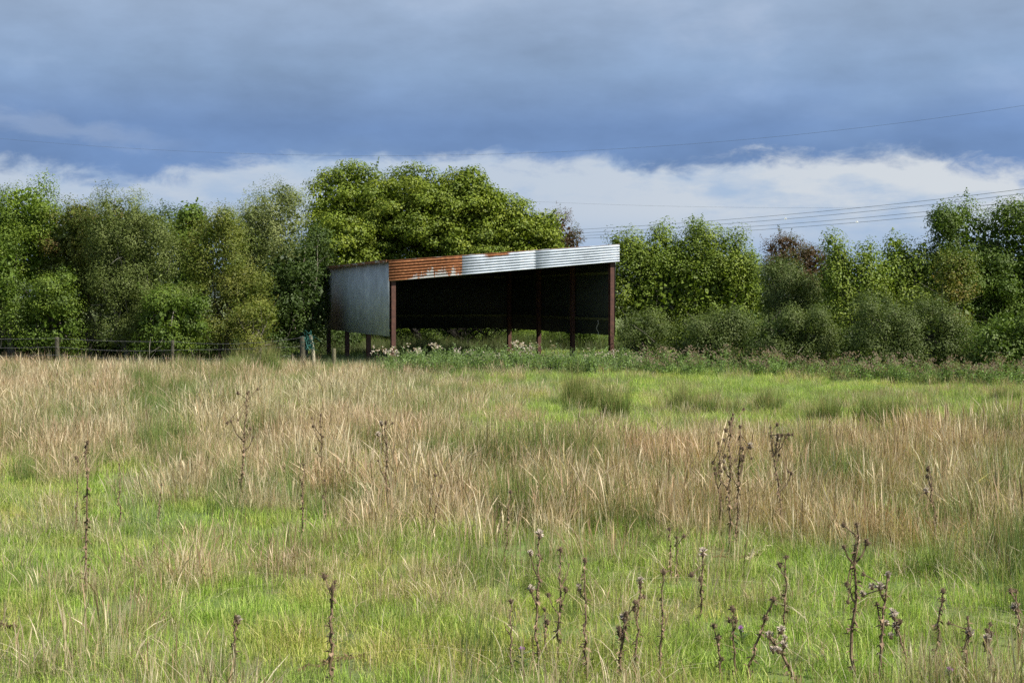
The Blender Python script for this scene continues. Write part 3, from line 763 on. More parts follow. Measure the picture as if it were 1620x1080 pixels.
def dead_thistle(label, base_uv, tip_uv, heads, seed, branches=2, group='dead thistle stalks in the field', thick=1.0, fluff=.15, head_spread=.12):
    r = np.random.default_rng(seed)
    x, y = on_ground(*base_uv); g = gzf(x, y); D = y
    tip = at(tip_uv[0], tip_uv[1], D); H = tip.z-g; ph = r.uniform(-.25, .25)
    root = empty('dead_thistle', (x, y, g), label, 'dead thistle', group)
    mb = MB(); n = 12; tx = tip.x-x; pts = []; wob = r.normal(0, .0035, (n+1, 2))*(1+H); 
    for k in range(n+1):
        f = k/n; pts.append(Vector((tx*f**1.2+wob[k, 0]*(k < n), ph*f*.3+wob[k, 1], H*f-.05*(k == 0))))
    brown = np.array((.17, .12, .078))
    cs = [tuple(brown*r.uniform(.75, 1.3)) for _ in pts]
    mb.tube(pts, [.0070*thick*(1-.5*k/n) for k in range(n+1)], 5, cs)
    link('stem', mb.mesh('stem'), root, mat=M_dry)
    lf = MB()   # shrivelled, curled, spiny leaves along the stem
    for k in range(int(130*H)):
        f = r.uniform(.04, .95)**.85; i = min(int(f*n), n-1); q = pts[i].lerp(pts[i+1], f*n-i)
        a = r.uniform(0, 6.28); d = Vector((math.cos(a), math.sin(a), r.uniform(-.9, .7))).normalized(); L = r.uniform(.010, .038)*(1.2-.4*f)*min(1.3, thick)
        s = d.cross(Vector((0, 0, 1))).normalized()*L*r.uniform(.12, .35); e = q+d*L; e.z -= L*.25
        lf.quad(q-s*.5, q+d*L*.5-s, e, q+d*L*.5+s, tuple(brown*r.uniform(.6, 1.7)))
    bp = []
    for b in range(branches):
        f = r.uniform(.45, .85); i = int(f*n); q = pts[i]; a = r.choice([-1, 1])*r.uniform(.15, .6); L = r.uniform(.08, .22)*H*1.1
        e = q+Vector((math.sin(a)*L, r.uniform(-.3, .3)*L, math.cos(a)*L)); mid = (q+e)/2+Vector((math.sin(a)*L*.15, 0, -.04*L))
        bm = MB(); bm.tube([q, mid, e], [.0048*thick, .004*thick, .003*thick], 4, tuple(brown*r.uniform(.8, 1.2))); link('branch', bm.mesh('branch'), root, mat=M_dry)
        bp.append(e)
        for k in range(int(L*45)):
            ff = r.random(); qq = q.lerp(mid, ff*2) if ff < .5 else mid.lerp(e, ff*2-1); d = Vector(r.normal(0, 1, 3)).normalized()*r.uniform(.01, .03)
            s = d.orthogonal().normalized()*.004; lf.quad(qq-s, qq+d*.5-s, qq+d, qq+s, tuple(brown*r.uniform(.6, 1.6)))
    link('dried_leaves', lf.mesh('dried_leaves'), root, mat=M_dry)
    spots = [pts[-1]]+bp
    for h in range(heads):
        if h == 0: c = pts[-1]
        elif h-1 < len(bp): c = bp[h-1]
        else: c = spots[r.integers(len(spots))]+Vector(r.normal(0, (head_spread*.45, head_spread*.3, head_spread*.3)))
        hm = MB(); spiky_head(hm, Vector(c), r, r.uniform(.011, .019), fluff=(1.4 if r.random() < fluff else 0))
        if h > len(bp): hm.tube([Vector(c), spots[0]+Vector((0, 0, -.06))], .0034, 4, tuple(brown))
        link('seed_head', hm.mesh('seed_head'), root, mat=M_dry)
DT = dead_thistle
L = [
 ('tall bare stalk at the far left with a hooked tip, rising from short green turf', (137, 945), (136, 700), 3, 0, 1.35),
 ('thin stalk just left of the tall bare stalk at the far left', (121, 850), (124, 728), 1, 0, .8),
 ('slender stalk between the far left stalk and the short crooked one', (189, 835), (187, 735), 1, 1, .9),
 ('short slightly tilted stalk right of the slender one at the left', (250, 840), (257, 765), 1, 0, .9),
 ('tall stalk with wide flat branching top at the left of the tan grass', (380, 812), (391, 622), 10, 3, 1.2),
 ('straight leafy stalk in green grass below the forked stalk', (478, 875), (479, 735), 1, 1, 1.1),
 ('forked stalk with two thin upward arms in tan grass left of centre', (507, 790), (509, 655), 5, 4, 1.0),
 ('short stalk at the foot of the forked stalk left of centre', (516, 835), (513, 760), 2, 1, .9),
 ('tall stalk with one long arm bending right, below the shed front', (612, 832), (610, 668), 5, 3, 1.1),
 ('left one of a close leaning pair in tan grass below the shed', (673, 850), (689, 750), 1, 1, .8),
 ('right one of a close leaning pair in tan grass below the shed', (683, 855), (698, 768), 1, 0, .8),
 ('thick spiny stump stalk at the bottom left of centre', (523, 1095), (528, 926), 3, 0, 1.6),
 ('crooked stalk with bent tip at the bottom left', (369, 1085), (373, 976), 3, 2, 1.2),
 ('bare thin stalk in tan grass at centre, leaning slightly right', (798, 900), (808, 778), 1, 0, .8),
 ('bottom centre stalk, leftmost of the near row', (808, 1085), (808, 955), 1, 1, .9),
 ('bottom centre stalk with pale fluff halfway, tallest of its near row', (850, 1065), (854, 850), 3, 2, 1.1),
 ('short stalk squeezed between two taller ones at bottom centre', (864, 1050), (862, 968), 2, 1, .8),
 ('bottom centre stalk with a side arm reaching right', (882, 1055), (888, 872), 3, 3, 1.0),
 ('straight stalk with few heads right of the armed stalk at bottom centre', (927, 1085), (927, 890), 2, 1, 1.1),
 ('cluster-leaved brown stalk at the very bottom, right of centre', (978, 1085), (990, 968), 4, 2, 1.3),
 ('stalk topped by small heads bending right, above the bottom brown cluster', (1004, 1075), (1014, 930), 6, 2, 1.0),
 ('plain thin stalk at bottom, left of the short turf with the dark one', (1045, 1085), (1051, 905), 1, 1, .9),
 ('short dark stalk standing alone in green turf right of centre', (1107, 1000), (1111, 875), 3, 1, 1.1),
 ('left one of two short stalks in front of tan grass right of centre', (1062, 925), (1058, 835), 1, 0, .9),
 ('right one of two short stalks in front of tan grass right of centre', (1071, 930), (1069, 848), 2, 0, 1.0),
 ('leftmost stem of the dark many-headed clump right of centre', (1141, 850), (1137, 700), 8, 3, 1.0),
 ('middle stem of the dark many-headed clump right of centre', (1155, 885), (1152, 668), 10, 4, 1.2),
 ('rightmost stem of the dark many-headed clump right of centre', (1165, 880), (1172, 675), 9, 4, 1.2),
 ('branched dead thistle with bent arms holding dark heads, right of the clump', (1239, 855), (1221, 678), 13, 6, 1.2),
 ('tall stalk topped by a tight dark knot of heads, at lower right', (1347, 1085), (1353, 828), 7, 3, 1.4),
 ('stalk with fluffy pale heads curving right, beside the dark-knotted stalk', (1390, 1085), (1411, 915), 6, 2, 1.3),
 ('tall stalk in tan rushes near the right edge with dark tip', (1483, 880), (1468, 738), 4, 3, 1.1),
 ('near stalk below the tall one in tan rushes by the right edge', (1481, 1065), (1486, 930), 2, 1, 1.2),
 ('thin leaning stalk in tan grass above the fluffy-headed stalk', (1388, 860), (1397, 785), 1, 0, .8),
 ('short twisted brown stalk in turf left of the dark-knotted stalk', (1241, 1010), (1243, 880), 2, 1, 1.0),
 ('strongly leaning stalk at the bottom right, tip toward the upper right', (1180, 1085), (1222, 945), 2, 1, 1.1),
 ('stalk leaning left with a heavy pale head at the bottom right', (1262, 1090), (1222, 1012), 7, 1, 1.6),
 ('small upright stalk left of the strongly leaning one', (1163, 1085), (1156, 958), 3, 1, .9),
 ('bushy bent thistle with grey heads right of the fluffy one', (1437, 1060), (1416, 975), 8, 4, 1.1),
 ('brown leafy stalk near the bottom right corner, left of two', (1526, 1090), (1528, 975), 3, 1, 1.3),
 ('brown leafy stalk at the bottom right corner with drooping heads', (1573, 1092), (1566, 1000), 7, 3, 1.4),
 ('stalk with dark heads at the extreme right edge', (1612, 1030), (1609, 935), 3, 1, 1.1),
 ('tiny brown stalk at the bottom, between the lone dark one and leaning ones', (1140, 1088), (1137, 1008), 3, 1, 1.0),
]
for i, (lab, b, tp, hd, br, th) in enumerate(L): DT(lab, b, tp, hd, 300+i, br, thick=th, fluff=.7 if 'fluff' in lab or 'pale head' in lab else .12)

# fallen dead stalks lying in the turf
for i, (lab, a, b) in enumerate([('fallen brown stalk lying in green turf at the bottom left of centre', (470, 1078), (583, 1052)), ('fallen brown stalk poking in from the left edge of the turf', (-15, 1000), (38, 1004)),
                                 ('fallen dark stalk lying below the many-headed thistle clump', (1128, 900), (1208, 896)), ('fallen pale twig with a fork right of the many-headed clump', (1178, 905), (1216, 880))]):
    r = np.random.default_rng(900+i); x0, y0 = on_ground(*a); x1, y1 = on_ground(*b); g = gzf((x0+x1)/2, (y0+y1)/2)
    mb = MB(); pts = []
    for k in range(8):
        f = k/7; pts.append(Vector((x0+(x1-x0)*f, y0+(y1-y0)*f+r.normal(0, .01), gzf(x0+(x1-x0)*f, y0+(y1-y0)*f)+.045+r.normal(0, .012))))
    c = (.13, .085, .05) if 'pale' not in lab else (.45, .38, .27)
    mb.tube(pts, [.007-.0006*k for k in range(8)], 5, c)
    for k in range(40):
        q = pts[r.integers(0, 7)].lerp(pts[r.integers(1, 8)], .5); d = Vector(r.normal(0, 1, 3)).normalized()*r.uniform(.02, .06); s = d.orthogonal().normalized()*.006
        mb.quad(q-s, q+d*.5-s, q+d, q+s, tuple(np.array(c)*r.uniform(.6, 1.6)))
    tag(link('fallen_stalk', mb.mesh('fallen'), mat=M_dry), lab, 'stalk')

# creeping thistles gone to seed in front of the shed and along the right hedge
def seed_thistle_protos(n, green, H0, H1, fl):
    out = []
    for i in range(n):
        r = np.random.default_rng(500+i+n*7); H = r.uniform(H0, H1); mb = MB(); hd = MB()
        for sidx in range(r.integers(3, 6)):
            bx, by = r.normal(0, .07, 2); tx, ty = r.normal(0, .12, 2); h = H*r.uniform(.7, 1)
            pts = [Vector((bx+tx*f, by+ty*f, h*f)) for f in (0, .33, .66, 1)]
            mb.tube(pts, [.006, .005, .004, .003], 4, (.10, .14, .06))
            for k in range(int(58*h)):
                f = r.uniform(.05, 1); q = Vector((bx+tx*f, by+ty*f, h*f)); a = r.uniform(0, 6.28); Ln = r.uniform(.06, .13)*(1.15-.6*f)
                d = Vector((math.cos(a), math.sin(a), r.uniform(.1, .8))).normalized(); s = d.cross(Vector((0, 0, 1))).normalized()*Ln*.17
                e = q+d*Ln; e.z -= Ln*.2
                mb.quad(q, q+d*Ln*.5-s, e, q+d*Ln*.5+s, tuple(np.array(green)*r.uniform(.7, 1.3)))
            if r.random() < fl:
                for k in range(r.integers(5, 11)):
                    c = pts[-1]+Vector(r.normal(0, (.055, .055, .045)))
                    for j in range(9):
                        kk = 1.6 if H0 > .5 else 1.1; d = Vector(r.normal(0, 1, 3)+np.array([0, 0, .5])).normalized()*r.uniform(.010, .026)*kk; s = d.orthogonal().normalized()*.008*kk
                        hd.quad(c-s*.5, c+d*.6-s, c+d, c+d*.6+s, tuple(np.array((.70, .62, .57) if H0 > .5 else (.36, .28, .22))*r.uniform(.7, 1.15)) if r.random() < .7 else (.22, .14, .10))
        out.append((mb.mesh('thistle_plant'), hd.mesh('seed_heads') if hd.V else None))
    return out
pa = seed_thistle_protos(7, (.30, .41, .19), .56, .80, .8)
pc = seed_thistle_protos(5, (.28, .38, .17), .50, .76, .10)
pb = seed_thistle_protos(6, (.27, .38, .15), .42, .68, .55)
def put_thistle(proto, u, D, sc, label, group, r):
    p = at(u, 560, D); g = gzf(p.x, p.y)
    o = link('seeding_thistle', proto[0], loc=(p.x, p.y, g), mat=M_weed); o.rotation_euler.z = r.uniform(0, 6.28); o.scale = (sc,)*3
    tag(o, label, 'thistle', group)
    if proto[1]: tag(link('seed_heads', proto[1], o, mat=M_weed), kind='stuff')
r = np.random.default_rng(77)
hot = [(612, 1.0), (640, .85), (684, .9), (672, .6), (722, .75), (738, .65), (752, .7), (770, .75), (790, .7), (815, .95), (833, 1.), (842, .95), (852, .85), (865, .75), (888, .75), (932, .7), (975, .7), (1000, .65)]
for i, (u, s) in enumerate(hot):
    put_thistle(pa[i % 7], u+r.uniform(-3, 3), 36.6+r.uniform(-.5, .5), s*1.3, 'white-fluffed thistle plant standing up from the weedy strip before the shed', 'white-headed thistles in front of the shed', r)
for i in range(190):
    u = r.uniform(605, 1010); put_thistle(pc[r.integers(5)], u, r.uniform(35, 38.2), r.uniform(.8, 1.3), 'leafy green thistle plant in the weedy strip before the shed', 'seeding thistles in front of the shed', r)
for i in range(190):
    u = r.uniform(1000, 1640); f = (u-1000)/640; D = 36.4-3.6*f+r.uniform(-1.4, .5)
    put_thistle(pb[r.integers(6)], u, D, r.uniform(.65, 1.1), 'short brown-headed thistle plant along the foot of the right-hand hedge', 'seeding thistles along the right hedge foot', r)

# ------------------------------------------------------------------ grass
PC = bpy.data.collections.new('grass_prototypes')      # never linked to the scene: only a source for the scatter
def blades(name, n, spread, h, w, lean, cols, segs=3, plume=0., basecol=None, seed=0, flat=0.):
    r = np.random.default_rng(seed)
    a = r.uniform(0, 6.283, n); rr = spread*np.sqrt(r.random(n)); bx = rr*np.cos(a); by = rr*np.sin(a)
    H = r.uniform(h[0], h[1], n); ph = r.uniform(0, 6.283, n); ln = np.abs(r.normal(0, lean, n))*H + flat*H*r.random(n)
    # tufts splay outwards
    dx = np.cos(ph)*.7+np.cos(a)*.6*(rr/spread); dy = np.sin(ph)*.7+np.sin(a)*.6*(rr/spread)
    wa = r.uniform(0, 3.14, n); W = w*r.uniform(.6, 1.3, n)
    cols = np.array(cols); ci = cols[r.integers(len(cols), size=n)]*r.uniform(.55, 1.35, (n, 1))
    V = np.zeros((n, segs+1, 2, 3)); C = np.zeros((n, segs+1, 2, 3)); pl = r.random(n) < plume
    for s in range(segs+1):
        t = s/segs; off = ln*t**2; z = H*(t - .25*(ln/np.maximum(H, .01))*t**3)
        x = bx+dx*off; y = by+dy*off
        ww = W*.5*(1-t)**.6*(.9 if s else .8)
        if s == segs: ww = W*.06
        if s == segs-1: ww = np.where(pl, W*1.1, ww)
        V[:, s, 0] = np.stack([x-np.cos(wa)*ww, y-np.sin(wa)*ww, z], 1); V[:, s, 1] = np.stack([x+np.cos(wa)*ww, y+np.sin(wa)*ww, z], 1)
        c = ci.copy()
        if basecol is not None: k = max(0, 1-t*1.9); c = ci*(1-k)+np.array(basecol)*k
        C[:, s] = c[:, None, :]
    base = (np.arange(n)*(segs+1)*2)[:, None]
    F = np.concatenate([base+np.array([[2*s, 2*s+1, 2*s+3, 2*s+2]]) for s in range(segs)])
    o = bpy.data.objects.new(name, np_mesh(name, V.reshape(-1, 3), F, C.reshape(-1, 3))); o.data.materials.append(M_grass)
    PC.objects.link(o)
    return o
G1 = [(.27, .39, .07), (.34, .46, .09), (.19, .30, .055), (.43, .48, .17)]
TAN = [(.57, .46, .32), (.68, .58, .43), (.45, .35, .23), (.62, .52, .37), (.36, .25, .16)]
RUST_TAN = [(.37, .25, .15), (.46, .35, .22), (.26, .16, .09), (.42, .31, .19)]
RUSH = [(.13, .20, .055), (.16, .24, .06), (.20, .26, .09), (.27, .25, .10)]
GREY = [(.24, .31, .15), (.32, .36, .20), (.19, .26, .11), (.42, .42, .26)]
k = 0
for i in range(4): blades('a_lawn_%d' % i, 130, .17, (.05, .13), .0055, .6, G1, 2, seed=10+i)                       # 0-3
for i in range(4): blades('b_mid_%d' % i, 90, .16, (.08, .22), .0042, .6, G1+[(.30, .32, .12), (.40, .36, .2)], 3, seed=20+i)   # 4-7
for i in range(5): blades('c_tan_%d' % i, 96, .19, (.16, .46), .0034, .34, TAN, 4, plume=.3, basecol=(.20, .23, .08), seed=30+i)   # 8-12
for i in range(4): blades('d_rtan_%d' % i, 100, .18, (.18, .48), .0036, .32, RUST_TAN+TAN[:2], 4, plume=.15, basecol=(.13, .16, .04), seed=40+i)  # 13-16
for i in range(4): blades('e_rush_%d' % i, 95, .14, (.20, .50), .0042, .30, RUSH, 3, basecol=(.07, .11, .03), seed=50+i)    # 17-20
for i in range(4): blades('f_grey_%d' % i, 64, .17, (.10, .36), .0042, .38, GREY, 3, basecol=(.12, .2, .05), seed=60+i)     # 21-24
for i in range(3): blades('g_litter_%d' % i, 26, .16, (.10, .30), .0055, 1.4, TAN+[(.62, .54, .40)], 4, seed=70+i, flat=.8)   # 25-27
for i in range(2): blades('h_stray_%d' % i, 11, .24, (.16, .42), .0034, .7, TAN, 5, plume=.4, basecol=(.25, .27, .1), seed=80+i)   # 28-29

def scatter(name, P, idx, scl, tint, rot=None, label=None, r=np.random.default_rng(1)):
    n = len(P); me = bpy.data.meshes.new(name); me.vertices.add(n); me.vertices.foreach_set('co', P.astype(np.float32).ravel())
    a = me.attributes.new('idx', 'INT', 'POINT'); a.data.foreach_set('value', idx.astype(np.int32))
    a = me.attributes.new('scl', 'FLOAT_VECTOR', 'POINT'); a.data.foreach_set('vector', scl.astype(np.float32).ravel())
    a = me.attributes.new('rot', 'FLOAT_VECTOR', 'POINT')
    ro = np.stack([r.normal(0, .09, n), r.normal(0, .09, n), r.uniform(0, 6.28, n)], 1); a.data.foreach_set('vector', ro.astype(np.float32).ravel())
    a = me.attributes.new('tint', 'FLOAT_COLOR', 'POINT'); c = np.ones((n, 4), np.float32); c[:, :3] = tint; a.data.foreach_set('color', c.ravel())
    o = bpy.data.objects.new(name, me); COL.objects.link(o)
    me.materials.append(M_grass)
    ng = bpy.data.node_groups.new(name, 'GeometryNodeTree')
    ng.interface.new_socket('Geometry', in_out='INPUT', socket_type='NodeSocketGeometry'); ng.interface.new_socket('Geometry', in_out='OUTPUT', socket_type='NodeSocketGeometry')
    N = ng.nodes; K = ng.links; gi = N.new('NodeGroupInput'); go = N.new('NodeGroupOutput')
    ip = N.new('GeometryNodeInstanceOnPoints'); ci = N.new('GeometryNodeCollectionInfo'); ci.inputs[0].default_value = PC; ci.inputs['Separate Children'].default_value = True
    ci.inputs['Reset Children'].default_value = True
    def na(t, nm):
        x = N.new('GeometryNodeInputNamedAttribute'); x.data_type = t; x.inputs[0].default_value = nm; return x.outputs[0]
    mp = N.new('GeometryNodeMeshToPoints'); K.new(gi.outputs[0], mp.inputs[0])
    K.new(mp.outputs[0], ip.inputs['Points']); K.new(ci.outputs[0], ip.inputs['Instance']); ip.inputs['Pick Instance'].default_value = True
    K.new(na('INT', 'idx'), ip.inputs['Instance Index']); K.new(na('FLOAT_VECTOR', 'scl'), ip.inputs['Scale'])
    e2r = N.new('FunctionNodeEulerToRotation'); K.new(na('FLOAT_VECTOR', 'rot'), e2r.inputs[0]); K.new(e2r.outputs[0], ip.inputs['Rotation'])
    K.new(ip.outputs[0], go.inputs[0])
    md = o.modifiers.new('scatter', 'NODES'); md.node_group = ng
    tag(o, label, 'grass', kind='stuff'); return o

# how tan, how rushy the field is, over the ground (columns left to right, rows far to near)
VR = np.array([575, 600, 630, 660, 700, 740, 780, 830, 890, 960, 1080.])
UC = np.array([0, 200, 400, 600, 800, 1000, 1200, 1400, 1620.])
TANM = np.array([[.9,.9,.9,.5,.1,.05,.0,.0,.0],[1,.85,.6,.55,.25,.05,0,0,0],[1,.85,.5,.5,.3,.1,.0,0,0],[1,1,.85,.5,.4,.1,.0,.0,.05],[1,1,1,.75,.5,.35,.35,.6,.8],
 [.6,.9,1,.8,.7,.6,.65,.95,1],[.25,.35,.75,.7,.85,.8,.75,.95,.95],[.12,.12,.25,.5,.9,.95,.8,.9,.85],[.22,.2,.12,.3,.8,.75,.6,.6,.8],[.15,.3,.1,.15,.25,.25,.2,.2,.75],[.4,.3,.1,.08,.1,.05,.08,.1,.55]])
GREYM = np.array([[.1,.1,.2,.5,.8,.7,.5,.3,.2],[.1,.3,.5,.8,1,.95,.7,.5,.2],[.1,.3,.6,.8,1,.95,.75,.6,.2],[.1,.1,.2,.5,.9,1,.9,.8,.5],[.1,.1,.1,.3,.4,.5,.3,.1,.1],
 [.1,.1,.1,.2,.3,.4,.3,.1,.1],[.1,.1,.1,.2,.3,.3,.2,.1,.2],[.1,.1,.2,.2,.2,.2,.2,.1,.2],[.1,.1,.2,.2,.2,.2,.2,.2,.3],[.1]*9,[.1]*9])
def field(M, X, Y):
    f = Y*CP+2*SP; u = 810+2250*X/f; v = 540-2250*(Y*SP-2*CP)/f
    ui = np.clip(np.interp(u, UC, np.arange(9)), 0, 7.999); vi = np.clip(np.interp(v, VR, np.arange(11)), 0, 9.999)
    i = ui.astype(int); j = vi.astype(int); a = ui-i; b = vi-j
    return (M[j, i]*(1-a)+M[j, i+1]*a)*(1-b)+(M[j+1, i]*(1-a)+M[j+1, i+1]*a)*b
def pts_in(n, y0, y1, r, extra=1.6):
    Y = np.sqrt(r.uniform(y0**2, y1**2, n)); X = r.uniform(-1, 1, n)*(.38*Y+extra); return X, Y
def in_shed(X, Y):
    dx = X-FLp.x; dy = Y-FLp.y; t = dx*SH_W.x+dy*SH_W.y; s = dx*SH_D.x+dy*SH_D.y
    return (t > .1) & (t < WID-.1) & (s > .8)
def grass():
    r = np.random.default_rng(3)
    # short turf
    Ps, I, Sc, Ti = [], [], [], []
    for y0, y1, dn, sc in ((5.6, 12, 52, 1.0), (12, 20, 32, 1.15), (20, 32, 17, 1.4), (32, 54, 8, 1.9)):
        n = int(dn*(y1**2-y0**2)*.40); X, Y = pts_in(n, y0, y1, r)
        tn = field(TANM, X, Y); keep = (r.random(n) < 1-.45*tn) & ~(in_shed(X, Y) & (r.random(n) < .8)); X, Y, tn = X[keep], Y[keep], tn[keep]; n = len(X)
        big = fbm(X, Y, 2.2, 21); lo = r.random(n) < np.clip(.22+.5*(big-.45)+.12*tn, .05, .7)*(Y < 34)
        I.append(np.where(lo, r.integers(4, 8, n), r.integers(0, 4, n)))
        s = sc*r.uniform(.7, 1.25, n); Sc.append(np.stack([s, s, s*r.uniform(.7, 1.15, n)/(sc**.6)], 1))
        Ps.append(np.stack([X, Y, gz(X, Y)-.005], 1))
        w = fbm(X, Y, 3, 33)[:, None]; b = r.uniform(.68, 1.28, (n, 1)); dry = np.clip((fbm(X, Y, 1.1, 44)[:, None]-.5)*2.2, 0, .6)
        Ti.append((np.array([[1, 1, 1]])*(.86+.35*w)*b)*(1-dry)+np.array([[1.55, 1.06, 1.5]])*dry)
    scatter('short_turf_grass', np.concatenate(Ps), np.concatenate(I), np.concatenate(Sc), np.concatenate(Ti), label='short bright green turf grass covering the field', r=r)
    # tall dead grass and rush
    Ps, I, Sc, Ti = [], [], [], []
    for y0, y1, dn, sc in ((5.6, 12, 24, 1), (12, 20, 21, 1.05), (20, 30, 15, 1.15), (30, 38.3, 11, 1.25)):
        n = int(dn*(y1**2-y0**2)*.40); X, Y = pts_in(n, y0, y1, r); X, Y = X[~in_shed(X, Y)], Y[~in_shed(X, Y)]; n = len(X)
        tn = field(TANM, X, Y); gy = field(GREYM, X, Y)
        a = fbm(X, Y, 1.6, 51); c = fbm(X, Y, .9, 61); b = fbm(X, Y, 2.6, 71)
        c2 = fbm(X, Y, .75, 63); tn = np.clip(tn, .22 if y0 < 20 else .12, .88)
        pt = np.clip(tn*1.22+(a-.5)*2.6*(.5+.5*(1-np.abs(2*tn-1)))+(c2-.5)*3.0*(tn > .05) - .14, 0, 1)
        pg = np.clip(gy*.9+(b-.5)*1.8-.05, 0, 1)
        q = r.random(n); kt = q < pt; kg = (~kt) & (r.random(n) < pg*.75)
        isr = kt & (c > .60) & (r.random(n) < .75)     # rush patches inside the tan
        right = np.clip((X/np.maximum(Y, 1)-.03)*6, 0, 1)
        rt = kt & (~isr) & (r.random(n) < .12+.6*right)
        idx = np.where(isr, r.integers(17, 21, n), np.where(rt, r.integers(13, 17, n), np.where(kt, r.integers(8, 13, n), r.integers(21, 25, n))))
        k = kt | kg
        X, Y, idx, tn, a = X[k], Y[k], idx[k], tn[k], a[k]; n = len(X)
        edge = np.clip(.55+.75*(tn), .55, 1.1)
        s = r.uniform(.7, 1.2, n)*edge*(.72+.62*np.clip((fbm(X, Y, 1.1, 67)-.25)*2, 0, 1)); wide = s*sc*1.05
        Sc.append(np.stack([wide, wide, s], 1)); I.append(idx); Ps.append(np.stack([X, Y, gz(X, Y)-.01], 1))
        tt = np.array([[1, 1, 1]])*r.uniform(.82, 1.18, (n, 1)); pk = (vnoise(X, Y, 1.8, 81)[:, None]-.5)
        Ti.append(tt*(1+pk*np.array([[.12, -.06, -.02]])))
    # litter and stray long stalks through the turf
    for lo_, hi_, dn, ids in ((5.6, 22, 7, (25, 28)), (5.6, 24, 4, (28, 30))):
        n = int(dn*(hi_**2-lo_**2)*.40); X, Y = pts_in(n, lo_, hi_, r)
        k = r.random(n) < .25+1.3*np.clip(fbm(X, Y, 1.2, 91+ids[0])-.42, 0, 1)*2; X, Y = X[k], Y[k]; n = len(X)
        s = r.uniform(.6, 1.1, n); Ps.append(np.stack([X, Y, gz(X, Y)], 1)); I.append(r.integers(ids[0], ids[1], n)); Sc.append(np.stack([s, s, s], 1)); Ti.append(np.ones((n, 3))*r.uniform(.85, 1.15, (n, 1)))
    scatter('tall_dead_grass', np.concatenate(Ps), np.concatenate(I), np.concatenate(Sc), np.concatenate(Ti), label='tall tan seeding grass and rushes growing in patches over the field', r=r)
    # rank green growth at the hedge foot and around the shed
    n = 5200; X = r.uniform(-20, 17, n); Y = np.interp(X, [-20, -5, 3, 15], [38.6, 38.4, 38.6, 34.6])+r.uniform(-.6, 9, n)*r.random(n)
    s = r.uniform(.7, 1.25, n); ids = np.where(r.random(n) < .5, r.integers(21, 25, n), r.integers(4, 8, n))
    scatter('rank_hedge_grass', np.stack([X, Y, gz(X, Y)], 1), ids, np.stack([s*1.3, s*1.3, s], 1), np.ones((n, 3))*r.uniform(.75, 1.1, (n, 1)), label='rank green grass at the foot of the hedge and round the shed', r=r)
grass()

def behind_shed():
    r = np.random.default_rng(8); n = 3600; X = r.uniform(-9, 8, n); Y = r.uniform(50.6, 60, n)
    s = r.uniform(.7, 1.5, n)*(.5+fbm(X, Y, 1.5, 12)); ids = np.where(r.random(n) < .6, r.integers(21, 25, n), r.integers(17, 21, n))
    scatter('rank_grass_behind_shed', np.stack([X, Y, gz(X, Y)], 1), ids, np.stack([s*1.3, s*1.3, s], 1), np.ones((n, 3))*r.uniform(.5, .8, (n, 1)), label='long rank grass under the trees behind the shed', r=r)
behind_shed()
# individual rush tussocks that stand out in the far pasture
def tussock(label, u, v, w_px, h_px, seed, green=1.0):
    x, y = on_ground(u, v); r = np.random.default_rng(seed); sc = y/2250
    w = w_px*sc*.62; h = h_px*sc*1.15
    n = 1100; ns = 7; sx = r.normal(0, w*.5, ns); sy = r.normal(0, w*.4, ns); sh = r.uniform(.5, 1.15, ns); k_ = r.integers(ns, size=n)
    a = r.uniform(0, 6.283, n); rr = w*.26*np.sqrt(r.random(n)); H = h*r.uniform(.45, 1.1, n)*sh[k_]; ln = h*.35*r.random(n)
    wa = r.uniform(0, 3.14, n); W = .009*r.uniform(.6, 1.2, n); ci = np.array(RUSH)[r.integers(4, size=n)]*r.uniform(.75, 1.25, (n, 1))*green
    V = np.zeros((n, 4, 2, 3)); C = np.zeros((n, 4, 2, 3))
    for s in range(4):
        t = s/3; X = sx[k_]+rr*np.cos(a)+ln*t**1.6*np.cos(a); Y = sy[k_]+(rr*np.sin(a)+ln*t**1.6*np.sin(a)); Z = H*t; ww = W*.5*(1-t*.85)
        V[:, s, 0] = np.stack([X-np.cos(wa)*ww, Y-np.sin(wa)*ww, Z], 1); V[:, s, 1] = np.stack([X+np.cos(wa)*ww, Y+np.sin(wa)*ww, Z], 1)
        tip = np.clip(t*3-2.1, 0, 1)*.8; C[:, s] = (ci*(1-tip)+np.array((.34, .25, .13))*tip)[:, None, :]
    base = (np.arange(n)*8)[:, None]; F = np.concatenate([base+np.array([[2*s, 2*s+1, 2*s+3, 2*s+2]]) for s in range(3)])
    o = link('rush_tussock', np_mesh('rush_tussock', V.reshape(-1, 3), F, C.reshape(-1, 3)), loc=(x, y, gzf(x, y)-.01), mat=M_weed)
    tag(o, label, 'rush clump', 'rush tussocks in the far pasture')
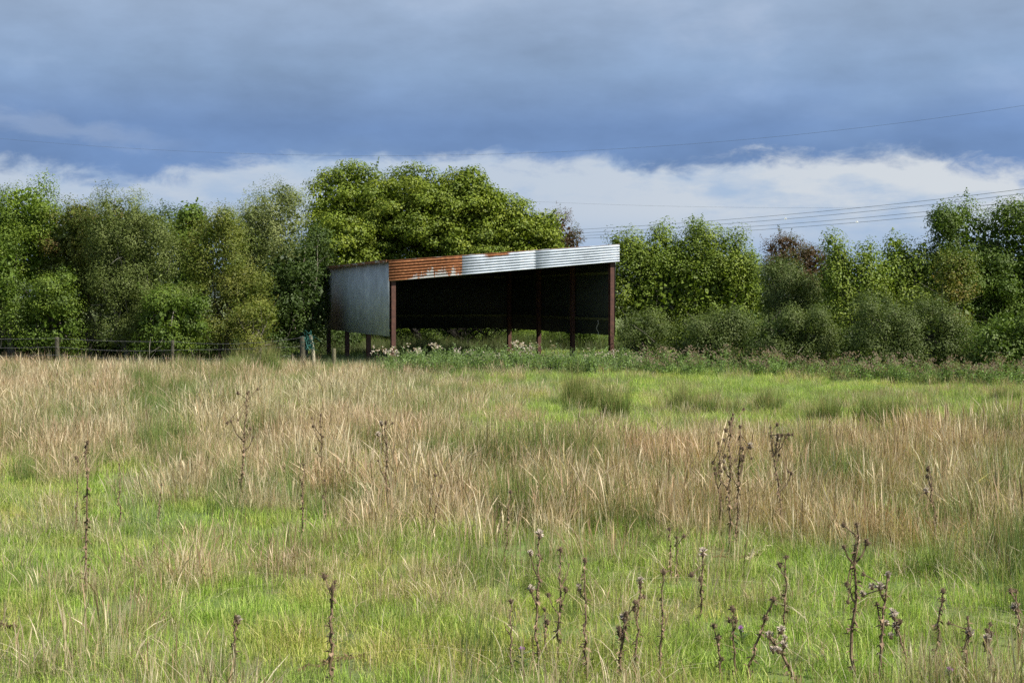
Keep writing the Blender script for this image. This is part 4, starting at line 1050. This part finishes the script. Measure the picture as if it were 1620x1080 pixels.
for i, a in enumerate([
 ('broad dark rush tussock on the green strip, left of the pair at the right', 1292, 664, 78, 46),
 ('dark rush tussock on the green strip, left one of the close pair at the right', 1392, 668, 60, 50),
 ('dark rush tussock on the green strip, right one of the close pair at the right', 1440, 672, 66, 50),
 ('low rush tussock on the green strip straight below the reddish hawthorn', 1212, 650, 60, 34),
 ('olive rush tussock below the small sallow beside the shed', 1078, 652, 52, 42),
 ('olive rush tussock below the right front post of the shed', 970, 668, 50, 54),
 ('grey-green rush tussock in front of the thistles before the shed', 905, 642, 60, 52),
 ('olive rush tussock just left of the one below the right front post', 935, 652, 44, 44),
 ('rush tussock right of the one below the small sallow', 1135, 655, 46, 36),
 ('small isolated rush tussock near the right edge of the green strip', 1585, 642, 32, 22),
 ('rush tussock before the fence with yellow-green stems, left of the leaning post', 395, 592, 50, 48),
 ('rush tussock before the fence, nearer to the leaning post', 430, 592, 34, 46),
 ('dark rush tussock in tan grass at the right edge', 1600, 745, 70, 52),
 ('green rush tussock amid tan grass left of the tall branching thistle', 290, 632, 60, 46),
 ('green rush tussock amid tan grass above the tall branching thistle', 360, 626, 46, 40),
]): tussock(*a, seed=700+i)
# small purple thistle flowers in the near turf
for i, (u, v, lab) in enumerate([(826, 1034, 'purple thistle flower at the bottom centre beside the dead stalks'), (1172, 1000, 'purple thistle flower left of the leaning dead stalk'), (1502, 1066, 'purple thistle flower in the bottom right turf'), (981, 1008, 'purple thistle flower above the brown cluster stalk')]):
    r = np.random.default_rng(950+i); x, y = on_ground(u, v+40); g = gzf(x, y); p = at(u, v, y); h = p.z-g
    mb = MB(); mb.tube([(0, 0, 0), (.01, 0, h*.5), (0, 0, h)], .004, 5, (.10, .15, .05))
    for k in range(26):
        f = r.random(); q = Vector((0, 0, h*f)); a = r.uniform(0, 6.28); Ln = r.uniform(.03, .08); d = Vector((math.cos(a), math.sin(a), .4)); s = Vector((-math.sin(a), math.cos(a), 0))*.01
        mb.quad(q, q+d*Ln*.5-s, q+d*Ln, q+d*Ln*.5+s, (.10, .17, .05))
    root = link('flowering_thistle', mb.mesh('plant'), loc=(x, y, g), mat=M_weed); tag(root, lab, 'thistle flower')
    fm = MB(); c = Vector((0, 0, h)); fm.tube([c, c+Vector((0, 0, .014)), c+Vector((0, 0, .02))], [.007, .012, .009], 7, (.10, .14, .06))
    for k in range(50):
        d = Vector(r.normal(0, .45, 3)+np.array([0, 0, 1])).normalized()*r.uniform(.018, .028); s = d.orthogonal().normalized()*.0022
        q = c+Vector((0, 0, .018)); fm.quad(q-s, q+d*.6-s, q+d, q+s, (.36, .16, .46))
    link('flower', fm.mesh('flower'), root, mat=M_weed)
print('leaves', LEAVES, 'tris approx', LEAVES*2)
